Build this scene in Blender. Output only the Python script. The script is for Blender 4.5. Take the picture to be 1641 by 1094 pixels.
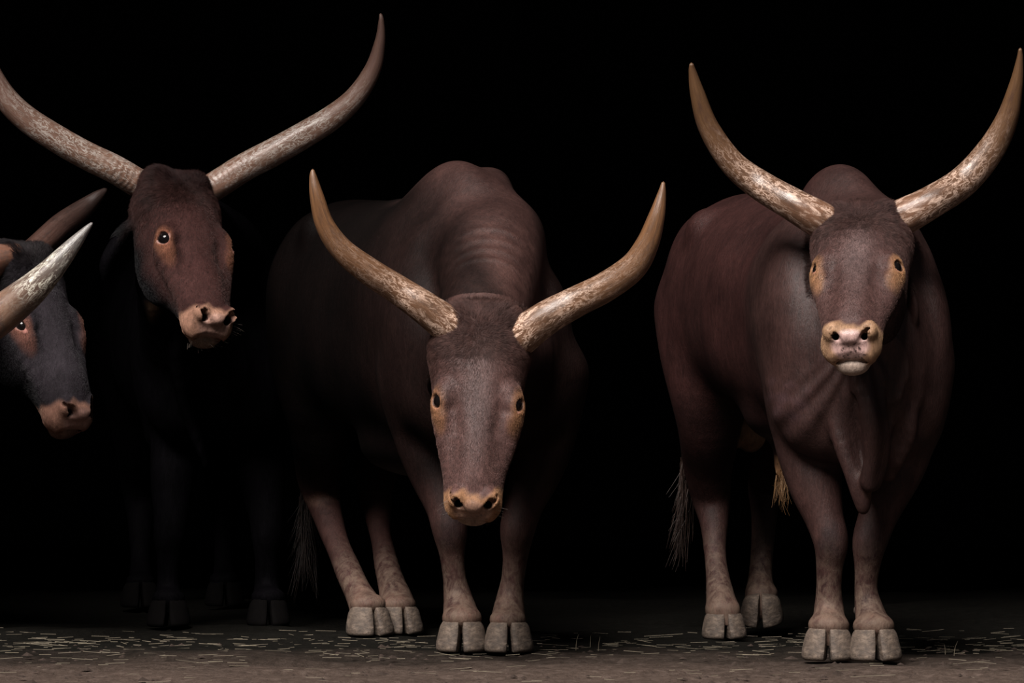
import bpy, math, random
import numpy as np
from mathutils import Vector, Matrix

# ------------------------------------------------------------------ camera, sky, sun, exposure
for o in list(bpy.data.objects):
    bpy.data.objects.remove(o)
scene = bpy.context.scene
C = scene.collection
CAM_D, CAM_H, PXM = 16.0, 0.97, 525.0           # distance to the front hooves, lens height, pixels per metre there
cam_d = bpy.data.cameras.new('camera')
cam_d.sensor_width = 36.0
cam_d.lens = 36.0 * PXM * CAM_D / 1641.0
cam_d.clip_end = 200
cam = bpy.data.objects.new('camera', cam_d)
cam.location = (0, -CAM_D, CAM_H)
cam.rotation_euler = (math.pi / 2, 0, 0)
C.objects.link(cam)
scene.camera = cam

world = bpy.data.worlds.new('sky')
scene.world = world
world.use_nodes = True
bg = world.node_tree.nodes['Background']
bg.inputs[0].default_value = (0.80, 0.90, 1.0, 1)
bg.inputs[1].default_value = 0.07

sun_d = bpy.data.lights.new('sun', 'SUN')
sun_d.energy = 7.4
sun_d.angle = math.radians(32)
sun_d.color = (1.0, 0.94, 0.89)
sun = bpy.data.objects.new('sun', sun_d)
SUN_AZ, SUN_EL = math.radians(-24), math.radians(49)   # from the camera side, a little to its left
sd = Vector((math.sin(SUN_AZ) * math.cos(SUN_EL), -math.cos(SUN_AZ) * math.cos(SUN_EL), math.sin(SUN_EL)))
sun.rotation_euler = sd.to_track_quat('Z', 'Y').to_euler()
sun.location = (-3, -8, 8)
C.objects.link(sun)

vs = scene.view_settings
vs.view_transform = 'Standard'
vs.look = 'None'
vs.exposure = 0.12
vs.gamma = 1.0
vs.use_curve_mapping = False

rng = random.Random(7)
nrg = np.random.default_rng(11)


def P(px, py, y):
    """world point seen at photo pixel (px, py) at depth y behind the front hooves"""
    k = (CAM_D + y) / CAM_D / PXM
    return np.array([(px - 820.5) * k, y, CAM_H - (py - 547.0) * k])


# ------------------------------------------------------------------ small scene helpers
def link(name, me, mat=None, parent=None, smooth=True):
    o = bpy.data.objects.new(name, me)
    C.objects.link(o)
    if mat:
        me.materials.append(mat)
    if smooth and len(me.polygons):
        me.polygons.foreach_set('use_smooth', np.ones(len(me.polygons), dtype=bool))
    if parent is not None:
        o.parent = parent
        o.matrix_parent_inverse = parent.matrix_basis.inverted()
    return o


def mesh(name, verts, faces):
    me = bpy.data.meshes.new(name)
    me.from_pydata([tuple(map(float, v)) for v in verts], [], [tuple(map(int, f)) for f in faces])
    me.update()
    return me


def box_mesh(name, lo, hi):
    x0, y0, z0 = lo
    x1, y1, z1 = hi
    v = [(x0, y0, z0), (x1, y0, z0), (x1, y1, z0), (x0, y1, z0), (x0, y0, z1), (x1, y0, z1), (x1, y1, z1), (x0, y1, z1)]
    f = [(0, 3, 2, 1), (4, 5, 6, 7), (0, 1, 5, 4), (1, 2, 6, 5), (2, 3, 7, 6), (3, 0, 4, 7)]
    return mesh(name, v, f)


def struct(name, me, mat, label=None):
    o = link(name, me, mat, None, False)
    o['kind'] = 'structure'
    if label:
        o['label'] = label
    return o


def catmull(pts, n):
    pts = np.asarray(pts, float)
    ext = np.vstack([2 * pts[0] - pts[1], pts, 2 * pts[-1] - pts[-2]])
    out = []
    for i in range(len(pts) - 1):
        p0, p1, p2, p3 = ext[i:i + 4]
        for s in np.linspace(0, 1, n, endpoint=False):
            out.append(0.5 * (2 * p1 + (p2 - p0) * s + (2 * p0 - 5 * p1 + 4 * p2 - p3) * s * s + (3 * p1 - p0 - 3 * p2 + p3) * s ** 3))
    out.append(pts[-1])
    return np.array(out)


# ------------------------------------------------------------------ materials
def nodes_of(name):
    m = bpy.data.materials.new(name)
    m.use_nodes = True
    nt = m.node_tree
    return m, nt, nt.nodes['Principled BSDF']


def N(nt, typ, **kw):
    n = nt.nodes.new(typ)
    for k, v in kw.items():
        setattr(n, k, v)
    return n


def noise(nt, vec, scale, detail=4, rough=0.6, dist=0.0):
    n = N(nt, 'ShaderNodeTexNoise')
    n.inputs['Scale'].default_value = scale
    n.inputs['Detail'].default_value = detail
    n.inputs['Roughness'].default_value = rough
    n.inputs['Distortion'].default_value = dist
    nt.links.new(vec, n.inputs['Vector'])
    return n.outputs['Fac']


def mapping(nt, vec, scale, rot=(0, 0, 0)):
    m = N(nt, 'ShaderNodeMapping')
    m.inputs['Scale'].default_value = scale
    m.inputs['Rotation'].default_value = rot
    nt.links.new(vec, m.inputs['Vector'])
    return m.outputs[0]


def ramp(nt, fac, stops):
    r = N(nt, 'ShaderNodeValToRGB')
    els = r.color_ramp.elements
    while len(els) < len(stops):
        els.new(0.5)
    for e, (p, c) in zip(els, stops):
        e.position = p
        e.color = (c[0], c[1], c[2], 1) if not isinstance(c, float) else (c, c, c, 1)
    nt.links.new(fac, r.inputs[0])
    return r.outputs[0]


def mixc(nt, fac, a, b, mode='MIX'):
    m = N(nt, 'ShaderNodeMix', data_type='RGBA', blend_type=mode)
    for sock, v in ((m.inputs[0], fac), (m.inputs[6], a), (m.inputs[7], b)):
        if isinstance(v, (int, float)):
            sock.default_value = v
        elif isinstance(v, tuple):
            sock.default_value = (v[0], v[1], v[2], 1)
        else:
            nt.links.new(v, sock)
    return m.outputs[2]


def bump(nt, h, strength, dist, prev=None):
    b = N(nt, 'ShaderNodeBump')
    b.inputs['Strength'].default_value = strength
    b.inputs['Distance'].default_value = dist
    nt.links.new(h, b.inputs['Height'])
    if prev is not None:
        nt.links.new(prev, b.inputs['Normal'])
    return b.outputs[0]


def objcoord(nt):
    return N(nt, 'ShaderNodeTexCoord').outputs['Object']


def coat_material():
    m, nt, b = nodes_of('short_coat')
    vec = objcoord(nt)
    at = N(nt, 'ShaderNodeAttribute', attribute_name='coat')
    wet = N(nt, 'ShaderNodeAttribute', attribute_name='gloss')
    big = noise(nt, vec, 7, 5, 0.65)
    fine = noise(nt, mapping(nt, vec, (240, 240, 70)), 1.0, 4, 0.7)
    mid = noise(nt, mapping(nt, vec, (64, 64, 15)), 1.0, 6, 0.72, 0.9)
    v1 = ramp(nt, big, [(0.28, (0.60, 0.56, 0.58)), (0.74, (1.38, 1.36, 1.38))])
    v2 = ramp(nt, fine, [(0.2, (0.62, 0.62, 0.64)), (0.8, (1.40, 1.38, 1.38))])
    v3 = ramp(nt, mid, [(0.28, (0.62, 0.61, 0.61)), (0.75, (1.42, 1.40, 1.40))])
    c = mixc(nt, 1.0, at.outputs['Color'], v1, 'MULTIPLY')
    c = mixc(nt, 1.0, c, v2, 'MULTIPLY')
    c = mixc(nt, 1.0, c, v3, 'MULTIPLY')
    # dried mud caught in the hair of the lower legs
    du = N(nt, 'ShaderNodeAttribute', attribute_name='dust')
    dn = noise(nt, mapping(nt, vec, (38, 38, 24)), 1.0, 7, 0.75, 0.5)
    dk = N(nt, 'ShaderNodeMath', operation='MULTIPLY')
    nt.links.new(ramp(nt, dn, [(0.40, 0.0), (0.62, 1.0)]), dk.inputs[0])
    nt.links.new(du.outputs['Fac'], dk.inputs[1])
    c = mixc(nt, dk.outputs[0], c, (0.125, 0.088, 0.066))
    nt.links.new(c, b.inputs['Base Color'])
    rr = N(nt, 'ShaderNodeMapRange')
    nt.links.new(wet.outputs['Fac'], rr.inputs[0])
    rr.inputs[3].default_value = 0.60
    rr.inputs[4].default_value = 0.30
    nt.links.new(rr.outputs[0], b.inputs['Roughness'])
    rs = N(nt, 'ShaderNodeMapRange')
    nt.links.new(wet.outputs['Fac'], rs.inputs[0])
    rs.inputs[3].default_value = 0.015
    rs.inputs[4].default_value = 0.60
    nt.links.new(rs.outputs[0], b.inputs['Specular IOR Level'])
    n1 = bump(nt, mid, 0.35, 0.006)
    n2 = bump(nt, fine, 0.55, 0.003, n1)
    nt.links.new(n2, b.inputs['Normal'])
    return m


def horn_material(name, base, mid, tip, pale, pale_amt, seed, dark=(0.10, 0.055, 0.032), stops=None, pstops=None, rings=0.05):
    m, nt, b = nodes_of(name)
    vec = N(nt, 'ShaderNodeAttribute', attribute_name='horn_co').outputs['Vector']   # (along, around x, around y)
    al = N(nt, 'ShaderNodeAttribute', attribute_name='along').outputs['Fac']
    off = N(nt, 'ShaderNodeVectorMath', operation='ADD')
    off.inputs[1].default_value = (seed, seed * 0.7, 0)
    nt.links.new(vec, off.inputs[0])
    v = off.outputs[0]
    col = ramp(nt, al, stops or [(0.0, base), (0.28, mid), (0.62, tuple(0.5 * (a + c) for a, c in zip(mid, tip))), (0.85, tip), (1.0, tuple(0.9 * c for c in tip))])
    streak = noise(nt, mapping(nt, v, (5, 60, 60)), 1.0, 6, 0.7, 0.8)
    col = mixc(nt, 1.0, col, ramp(nt, streak, [(0.25, (0.55, 0.50, 0.46)), (0.75, (1.35, 1.32, 1.30))]), 'MULTIPLY')
    blot = noise(nt, mapping(nt, v, (14, 28, 28)), 1.0, 6, 0.7, 0.5)
    bm = ramp(nt, blot, [(0.48, 0.0), (0.66, 0.9)])
    col = mixc(nt, bm, col, dark)
    # pale flaked-off scrapes, thick near the skull, thinning out towards the tip
    scr = noise(nt, mapping(nt, v, (20, 46, 46)), 1.0, 9, 0.78, 0.9)
    scm = ramp(nt, scr, [(0.53, 0.0), (0.64, 0.8)])
    fall = ramp(nt, al, pstops or [(0.0, pale_amt[0]), (0.2, pale_amt[1]), (0.45, pale_amt[2]), (0.62, pale_amt[3]), (0.8, 0.0)])
    k = N(nt, 'ShaderNodeMath', operation='MULTIPLY')
    nt.links.new(scm, k.inputs[0])
    nt.links.new(fall, k.inputs[1])
    col = mixc(nt, k.outputs[0], col, pale)
    # fine pale scratches
    sc2 = noise(nt, mapping(nt, v, (26, 62, 62), (0, 0.35, 0.5)), 1.0, 6, 0.65, 0.8)
    s2m = ramp(nt, sc2, [(0.455, 0.0), (0.49, 1.0), (0.50, 1.0), (0.535, 0.0)])
    pat = ramp(nt, noise(nt, mapping(nt, v, (7, 16, 16)), 1.0, 4, 0.6, 0.4), [(0.36, 0.0), (0.54, 1.0)])
    k2a = N(nt, 'ShaderNodeMath', operation='MULTIPLY')
    nt.links.new(s2m, k2a.inputs[0])
    nt.links.new(pat, k2a.inputs[1])
    k2 = N(nt, 'ShaderNodeMath', operation='MULTIPLY')
    nt.links.new(k2a.outputs[0], k2.inputs[0])
    nt.links.new(fall, k2.inputs[1])
    col = mixc(nt, k2.outputs[0], col, tuple(min(1, 1.25 * q_) for q_ in pale))
    # growth rings close to the skull
    w = N(nt, 'ShaderNodeTexWave', wave_type='BANDS', bands_direction='X')
    w.inputs['Scale'].default_value = 16
    w.inputs['Distortion'].default_value = 2.5
    w.inputs['Detail'].default_value = 3
    nt.links.new(v, w.inputs['Vector'])
    rfall = ramp(nt, al, [(0.0, 1.0), (0.22, 0.6), (0.4, 0.0)])
    kr = N(nt, 'ShaderNodeMath', operation='MULTIPLY')
    nt.links.new(w.outputs['Fac'], kr.inputs[0])
    nt.links.new(rfall, kr.inputs[1])
    nt.links.new(col, b.inputs['Base Color'])
    n1 = bump(nt, kr.outputs[0], rings, 0.006)
    n2 = bump(nt, scr, 0.35, 0.004, n1)
    n3 = bump(nt, streak, 0.35, 0.003, n2)
    nt.links.new(n3, b.inputs['Normal'])
    b.inputs['Roughness'].default_value = 0.30
    b.inputs['Specular IOR Level'].default_value = 0.55
    return m


def hoof_material():
    m, nt, b = nodes_of('dusty_hoof')
    vec = objcoord(nt)
    n = noise(nt, mapping(nt, vec, (30, 30, 60)), 1.0, 6, 0.7)
    d = noise(nt, vec, 26, 5, 0.7)
    col = ramp(nt, n, [(0.3, (0.030, 0.021, 0.016)), (0.5, (0.085, 0.060, 0.044)), (0.68, (0.17, 0.125, 0.094))])
    col = mixc(nt, ramp(nt, d, [(0.48, 0.0), (0.66, 0.85)]), col, (0.036, 0.025, 0.019))
    nt.links.new(col, b.inputs['Base Color'])
    b.inputs['Roughness'].default_value = 0.75
    w = N(nt, 'ShaderNodeTexWave', wave_type='BANDS', bands_direction='Z')
    w.inputs['Scale'].default_value = 22
    w.inputs['Distortion'].default_value = 1.5
    nt.links.new(vec, w.inputs['Vector'])
    nt.links.new(bump(nt, n, 0.9, 0.006, bump(nt, w.outputs['Fac'], 0.12, 0.002)), b.inputs['Normal'])
    return m


def plain(name, col, rough, spec=0.5, coat=0.0):
    m, nt, b = nodes_of(name)
    n = noise(nt, objcoord(nt), 40, 4)
    c = mixc(nt, 1.0, col, ramp(nt, n, [(0.2, (0.75, 0.75, 0.75)), (0.8, (1.25, 1.25, 1.25))]), 'MULTIPLY')
    nt.links.new(c, b.inputs['Base Color'])
    b.inputs['Roughness'].default_value = rough
    b.inputs['Specular IOR Level'].default_value = spec
    b.inputs['Coat Weight'].default_value = coat
    b.inputs['Coat Roughness'].default_value = 0.04
    return m


def soil_material():
    m, nt, b = nodes_of('trodden_soil')
    vec = objcoord(nt)
    n1 = noise(nt, vec, 3.0, 6, 0.65)
    n2 = noise(nt, mapping(nt, vec, (30, 18, 30)), 1.0, 6, 0.75, 0.4)
    n3 = noise(nt, vec, 160, 3, 0.7)
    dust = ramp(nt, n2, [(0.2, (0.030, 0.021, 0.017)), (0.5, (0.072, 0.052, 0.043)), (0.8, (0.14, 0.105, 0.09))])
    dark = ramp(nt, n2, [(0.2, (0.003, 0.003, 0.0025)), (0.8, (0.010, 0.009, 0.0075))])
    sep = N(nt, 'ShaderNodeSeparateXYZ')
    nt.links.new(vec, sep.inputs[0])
    # inner shade painted into the soil, meeting the dry dusty apron raggedly
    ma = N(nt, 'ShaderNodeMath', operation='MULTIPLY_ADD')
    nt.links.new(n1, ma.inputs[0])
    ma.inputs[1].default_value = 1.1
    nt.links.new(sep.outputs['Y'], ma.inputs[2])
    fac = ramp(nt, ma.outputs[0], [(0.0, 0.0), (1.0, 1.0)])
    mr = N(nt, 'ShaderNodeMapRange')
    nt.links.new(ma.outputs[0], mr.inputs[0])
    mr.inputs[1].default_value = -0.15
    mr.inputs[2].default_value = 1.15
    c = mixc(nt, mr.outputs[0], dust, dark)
    c = mixc(nt, 1.0, c, ramp(nt, n3, [(0.25, (0.7, 0.7, 0.7)), (0.8, (1.35, 1.33, 1.3))]), 'MULTIPLY')
    nt.links.new(c, b.inputs['Base Color'])
    b.inputs['Roughness'].default_value = 0.9
    b.inputs['Specular IOR Level'].default_value = 0.04
    nt.links.new(bump(nt, n3, 0.4, 0.006, bump(nt, n2, 0.8, 0.02)), b.inputs['Normal'])
    return m


def wall_material():
    m, nt, b = nodes_of('dark_boards')  # evenly dark boards
    vec = objcoord(nt)
    n = noise(nt, mapping(nt, vec, (6, 6, 0.6)), 1.0, 5, 0.6)
    c = ramp(nt, n, [(0.2, (0.006, 0.006, 0.007)), (0.8, (0.014, 0.013, 0.014))])
    nt.links.new(c, b.inputs['Base Color'])
    b.inputs['Roughness'].default_value = 0.95
    b.inputs['Specular IOR Level'].default_value = 0.05
    nt.links.new(bump(nt, n, 0.4, 0.01), b.inputs['Normal'])
    return m


M_COAT = coat_material()
M_HOOF = hoof_material()
M_EYE = plain('wet_eye', (0.004, 0.003, 0.003), 0.10, 0.30, 0.0)
M_DEWCLAW = plain('dewclaw_horn', (0.07, 0.05, 0.04), 0.6)
M_STRAW = plain('dry_straw', (0.125, 0.105, 0.075), 0.7, 0.2)
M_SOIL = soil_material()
M_WALL = wall_material()
M_BLACKHAIR = plain('dark_hair', (0.020, 0.014, 0.012), 0.5, 0.4)
M_BROWNHAIR = plain('brown_hair', (0.030, 0.017, 0.013), 0.5, 0.4)
M_TANHAIR = plain('tan_hair', (0.22, 0.12, 0.055), 0.5, 0.4)
M_WHISKER = plain('whisker', (0.16, 0.13, 0.11), 0.4, 0.5)

# ------------------------------------------------------------------ the shed
ROOF_Z = 3.4


def ground():
    xs = np.concatenate([np.linspace(-9, -2.3, 20), np.linspace(-2.2, 2.2, 260), np.linspace(2.3, 9, 20)])
    ys = np.concatenate([np.linspace(-17.5, -2.2, 24), np.linspace(-2.0, 2.6, 180), np.linspace(2.8, 9.2, 24)])
    X, Y = np.meshgrid(xs, ys, indexing='ij')
    Z = np.zeros_like(X)
    r = np.random.default_rng(3)
    for _ in range(60):
        f = r.uniform(2, 26)
        a = r.uniform(0, 6.28)
        Z += 0.011 / f ** 0.9 * np.sin(f * (np.cos(a) * X + np.sin(a) * Y) + r.uniform(0, 6.28))
    Z = np.clip(Z, -0.02, 0.008) - 0.006
    V = np.stack([X, Y, Z], -1).reshape(-1, 3)
    nx, ny = X.shape
    I = np.arange(nx * ny).reshape(nx, ny)
    F = np.stack([I[:-1, :-1], I[1:, :-1], I[1:, 1:], I[:-1, 1:]], -1).reshape(-1, 4)
    o = struct('floor', mesh('floor', V, F), M_SOIL, 'trodden earth, dusty in front, with painted shade inside')
    for p in o.data.polygons:
        p.use_smooth = True


ground()
struct('wall_back', box_mesh('wall_back', (-8, 8.8, -0.15), (8, 9.0, ROOF_Z)), M_WALL, 'black back wall of the shed')
struct('wall_left', box_mesh('wall_left', (-8.2, -1.2, -0.15), (-8, 9.0, ROOF_Z)), M_WALL, 'dark side wall of the shed')
struct('wall_right', box_mesh('wall_right', (8, -1.2, -0.15), (8.2, 9.0, ROOF_Z)), M_WALL, 'dark side wall of the shed')
EDGE_L, EDGE_R = 0.05, 0.05     # front edge of the roof


def roof():
    v = []
    for z in (ROOF_Z, ROOF_Z + 0.15):
        v += [(-8.2, EDGE_L, z), (8.2, EDGE_R, z), (8.2, 9.0, z), (-8.2, 9.0, z)]
    f = [(0, 3, 2, 1), (4, 5, 6, 7), (0, 1, 5, 4), (1, 2, 6, 5), (2, 3, 7, 6), (3, 0, 4, 7)]
    struct('ceiling', mesh('ceiling', v, f), M_WALL, 'low dark roof over the shed')


roof()


# ------------------------------------------------------------------ signed distance modelling
def rot_xyz(yaw, tilt, roll):
    cz, sz = math.cos(yaw), math.sin(yaw)
    cx, sx = math.cos(-tilt), math.sin(-tilt)
    cy, sy = math.cos(roll), math.sin(roll)
    Rz = np.array([[cz, -sz, 0], [sz, cz, 0], [0, 0, 1]])
    Rx = np.array([[1, 0, 0], [0, cx, -sx], [0, sx, cx]])
    Ry = np.array([[cy, 0, sy], [0, 1, 0], [-sy, 0, cy]])
    return Rz @ Rx @ Ry


def axis_coords(lo, hi, f0, f1, fine, coarse):
    """coordinates from lo to hi, fine inside [f0, f1], growing to coarse outside"""
    f0, f1 = max(lo, f0), min(hi, f1)
    mid = list(np.arange(f0, f1, fine))
    a, s, x = [], fine, f0
    while x > lo:
        s = min(coarse, s * 1.12)
        x -= s
        a.append(x)
    b, s, x = [], fine, mid[-1]
    while x < hi:
        s = min(coarse, s * 1.12)
        x += s
        b.append(x)
    return np.array(a[::-1] + mid + b, dtype=np.float32)


def smin(a, b, k):
    h = np.maximum(k - np.abs(a - b), 0.0)
    return np.minimum(a, b) - h * h * (0.25 / k)


class Field:
    def __init__(self, xs, ys, zs):
        self.ax = (xs, ys, zs)
        self.F = np.full((len(xs), len(ys), len(zs)), 0.6, dtype=np.float32)

    def win(self, lo, hi):
        sl = []
        for a, l, h in zip(self.ax, lo, hi):
            i, j = np.searchsorted(a, l), np.searchsorted(a, h)
            if j <= i:
                return None
            sl.append(slice(i, j))
        x, y, z = (a[s] for a, s in zip(self.ax, sl))
        return tuple(sl), x[:, None, None], y[None, :, None], z[None, None, :]

    def put(self, lo, hi, fn, k, mode='add'):
        w = self.win(lo, hi)
        if w is None:
            return
        sl, x, y, z = w
        d = fn(x, y, z)
        if mode == 'add':
            self.F[sl] = smin(self.F[sl], d, k)
        elif mode == 'cut':
            self.F[sl] = -smin(-self.F[sl], d, k)
        else:
            self.F[sl] += d

    def cone(self, a, b, ra, rb, k, flat=None, mode='add', pad=0.0):
        a, b = np.asarray(a, float), np.asarray(b, float)
        m = max(ra, rb) * (1.0 if flat is None else max(1.0, flat[1])) + max(k, 0.02, pad) + 0.03
        lo, hi = np.minimum(a, b) - m, np.maximum(a, b) + m
        ab = b - a
        L2 = float(ab @ ab) + 1e-9

        def fn(x, y, z):
            px, py, pz = x - a[0], y - a[1], z - a[2]
            t = np.clip((px * ab[0] + py * ab[1] + pz * ab[2]) / L2, 0, 1)
            vx, vy, vz = px - t * ab[0], py - t * ab[1], pz - t * ab[2]
            d2 = vx * vx + vy * vy + vz * vz
            if flat is not None:
                n, s = flat
                c = vx * n[0] + vy * n[1] + vz * n[2]
                d2 = d2 + c * c * (1.0 / s ** 2 - 1.0)
            d = np.sqrt(np.maximum(d2, 1e-12)) - (ra + (rb - ra) * t)
            if flat is not None and flat[1] < 1:
                d = d * max(flat[1], 0.35)
            return d.astype(np.float32)
        self.put(lo, hi, fn, k, mode)

    def tube(self, pts, k=0.02, n=3, flat=None, mode='add', leg=False):
        """pts rows: x y z r; a smooth tapering limb"""
        q = catmull(np.asarray(pts, float), n)
        # chain evaluated on its own first, so that k only rules the joint with the rest
        m = q[:, 3].max() * (1.0 if flat is None else max(1.0, flat[1])) + max(k, 0.02) + 0.03
        lo, hi = q[:, :3].min(0) - m, q[:, :3].max(0) + m
        w = self.win(lo, hi)
        if w is None:
            return
        sub = Field(*[a[s] for a, s in zip(self.ax, w[0])])
        for i in range(len(q) - 1):
            sub.cone(q[i, :3], q[i + 1, :3], q[i, 3], q[i + 1, 3], 0.008, flat, 'add', k)
        if leg:      # the lower legs must not melt into each other
            k = (0.006 + (k - 0.006) * np.clip((w[3] - 0.50) / 0.20, 0, 1)).astype(np.float32)
        if mode == 'add':
            self.F[w[0]] = smin(self.F[w[0]], sub.F, k)
        else:
            self.F[w[0]] = -smin(-self.F[w[0]], sub.F, k)

    def ell(self, c, r, R=None, k=0.03, mode='add'):
        c, r = np.asarray(c, float), np.asarray(r, float)
        R = np.eye(3) if R is None else R
        ext = np.sqrt(((R * r[None, :]) ** 2).sum(1)) + max(k, 0.012) + 0.02

        def fn(x, y, z):
            px, py, pz = x - c[0], y - c[1], z - c[2]
            q = [(R[0, i] * px + R[1, i] * py + R[2, i] * pz) / r[i] for i in range(3)]
            k0 = np.sqrt(q[0] ** 2 + q[1] ** 2 + q[2] ** 2 + 1e-9)
            k1 = np.sqrt((q[0] / r[0]) ** 2 + (q[1] / r[1]) ** 2 + (q[2] / r[2]) ** 2 + 1e-9)
            return (k0 * (k0 - 1.0) / k1).astype(np.float32)
        self.put(c - ext, c + ext, fn, k, mode)

    def loft(self, O, R, axis, tab, k, n=2.0, pad=0.1):
        """tab rows: t, half width, side a, side b along local axis (1 = back along y, 2 = up z)"""
        tab = np.asarray(tab, float)
        tab = tab[np.argsort(tab[:, 0])]
        t = tab[:, 0]
        tt = np.linspace(t[0], t[-1], 400)
        cols = [np.interp(tt, t, tab[:, i]) for i in (1, 2, 3)]
        ker = np.hanning(29)
        ker /= ker.sum()
        cols = [np.convolve(np.pad(c, 14, mode='edge'), ker, mode='valid') for c in cols]
        o = 2 if axis == 1 else 1
        wmax = tab[:, 1].max()
        corners = []
        for a in (t[0], t[-1]):
            for s in (-wmax, wmax):
                for e in (tab[:, 2].min(), tab[:, 2].max(), tab[:, 3].min(), tab[:, 3].max()):
                    v = np.zeros(3)
                    v[0], v[axis], v[o] = s, a, e
                    corners.append(O + R @ v)
        corners = np.array(corners)

        def fn(x, y, z):
            px, py, pz = x - O[0], y - O[1], z - O[2]
            l = [R[0, i] * px + R[1, i] * py + R[2, i] * pz for i in range(3)]
            T = np.broadcast_to(l[axis], np.broadcast_shapes(l[0].shape, l[axis].shape, l[o].shape)).astype(np.float32)
            Tc = np.clip(T, t[0], t[-1])
            W = np.interp(Tc, tt, cols[0]).astype(np.float32)
            A = np.interp(Tc, tt, cols[1]).astype(np.float32)
            B = np.interp(Tc, tt, cols[2]).astype(np.float32)
            ce, hd = 0.5 * (A + B), 0.5 * np.abs(B - A)
            u, v = np.abs(l[0]) / W, np.abs(l[o] - ce) / hd
            if n == 2.0:
                q = np.sqrt(u * u + v * v)
            else:
                q = (u ** n + v ** n + 1e-9) ** (1.0 / n)
            d = (q - 1.0) * np.minimum(W, hd) * 0.9
            over = np.maximum(np.abs(T - Tc), 0)
            return np.where(over > 0, np.sqrt(np.maximum(d, 0) ** 2 + over ** 2) + np.minimum(d, 0) * 0, d).astype(np.float32)
        self.put(corners.min(0) - pad, corners.max(0) + pad, fn, k)

    def polygonise(self):
        F = self.F
        xs, ys, zs = self.ax
        S = F < 0
        S8 = S.view(np.uint8)
        cnt = sum(S8[i:F.shape[0] - 1 + i, j:F.shape[1] - 1 + j, k:F.shape[2] - 1 + k] for i in (0, 1) for j in (0, 1) for k in (0, 1))
        act = (cnt > 0) & (cnt < 8)
        ci, cj, ck = np.nonzero(act)
        idx = np.full(act.shape, -1, dtype=np.int32)
        idx[ci, cj, ck] = np.arange(len(ci), dtype=np.int32)
        corner = [(i, j, k) for i in (0, 1) for j in (0, 1) for k in (0, 1)]
        val = {c: F[ci + c[0], cj + c[1], ck + c[2]].astype(np.float64) for c in corner}
        pos = np.zeros((len(ci), 3))
        wgt = np.zeros(len(ci))
        for a in corner:
            for d in range(3):
                if a[d] == 0:
                    b = tuple(1 if q == d else a[q] for q in range(3))
                    fa, fb = val[a], val[b]
                    m = (fa < 0) != (fb < 0)
                    t = np.where(m, fa / np.where(m, fa - fb, 1), 0)
                    pa = np.stack([xs[ci + a[0]], ys[cj + a[1]], zs[ck + a[2]]], 1)
                    pb = np.stack([xs[ci + b[0]], ys[cj + b[1]], zs[ck + b[2]]], 1)
                    pos += np.where(m[:, None], pa + (pb - pa) * t[:, None], 0)
                    wgt += m
        pos /= wgt[:, None]
        quads = []
        for d in range(3):
            e1, e2 = [(1, 2), (2, 0), (0, 1)][d]
            s0 = [slice(None)] * 3
            s1 = [slice(None)] * 3
            s0[d], s1[d] = slice(0, -1), slice(1, None)
            for e in (e1, e2):
                s0[e] = s1[e] = slice(1, -1)
            A, B = S[tuple(s0)], S[tuple(s1)]
            I = np.stack(np.nonzero(A != B), 1)
            fl = A[I[:, 0], I[:, 1], I[:, 2]]
            I[:, e1] += 1
            I[:, e2] += 1
            q = []
            for (u, v) in ((-1, -1), (0, -1), (0, 0), (-1, 0)):
                J = I.copy()
                J[:, e1] += u
                J[:, e2] += v
                q.append(idx[J[:, 0], J[:, 1], J[:, 2]])
            Q = np.stack(q, 1)
            Q[~fl] = Q[~fl][:, ::-1]
            quads.append(Q)
        Q = np.vstack(quads)
        Q = Q[(Q >= 0).all(1)]
        # Taubin smoothing
        E = np.vstack([Q[:, [0, 1]], Q[:, [1, 2]], Q[:, [2, 3]], Q[:, [3, 0]]])
        i, j = np.concatenate([E[:, 0], E[:, 1]]), np.concatenate([E[:, 1], E[:, 0]])
        deg = np.maximum(np.bincount(i, minlength=len(pos)), 1)
        for lam in (0.5, -0.52, 0.5, -0.52, 0.45):
            avg = np.stack([np.bincount(i, weights=pos[j, d], minlength=len(pos)) / deg for d in range(3)], 1)
            pos = pos + lam * (avg - pos)
        return pos, Q


def np_mesh(name, V, Q):
    me = bpy.data.meshes.new(name)
    me.vertices.add(len(V))
    me.vertices.foreach_set('co', V.astype(np.float32).ravel())
    me.loops.add(Q.size)
    me.loops.foreach_set('vertex_index', Q.astype(np.int32).ravel())
    me.polygons.add(len(Q))
    me.polygons.foreach_set('loop_start', np.arange(0, Q.size, Q.shape[1], dtype=np.int32))
    me.update(calc_edges=True)
    return me


def attr(me, name, data, typ):
    a = me.attributes.new(name, typ, 'POINT')
    data = np.asarray(data, dtype=np.float32)
    if typ == 'FLOAT_COLOR':
        a.data.foreach_set('color', np.hstack([data, np.ones((len(data), 1), np.float32)]).ravel())
    elif typ == 'FLOAT_VECTOR':
        a.data.foreach_set('vector', data.ravel())
    else:
        a.data.foreach_set('value', data.ravel())


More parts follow.
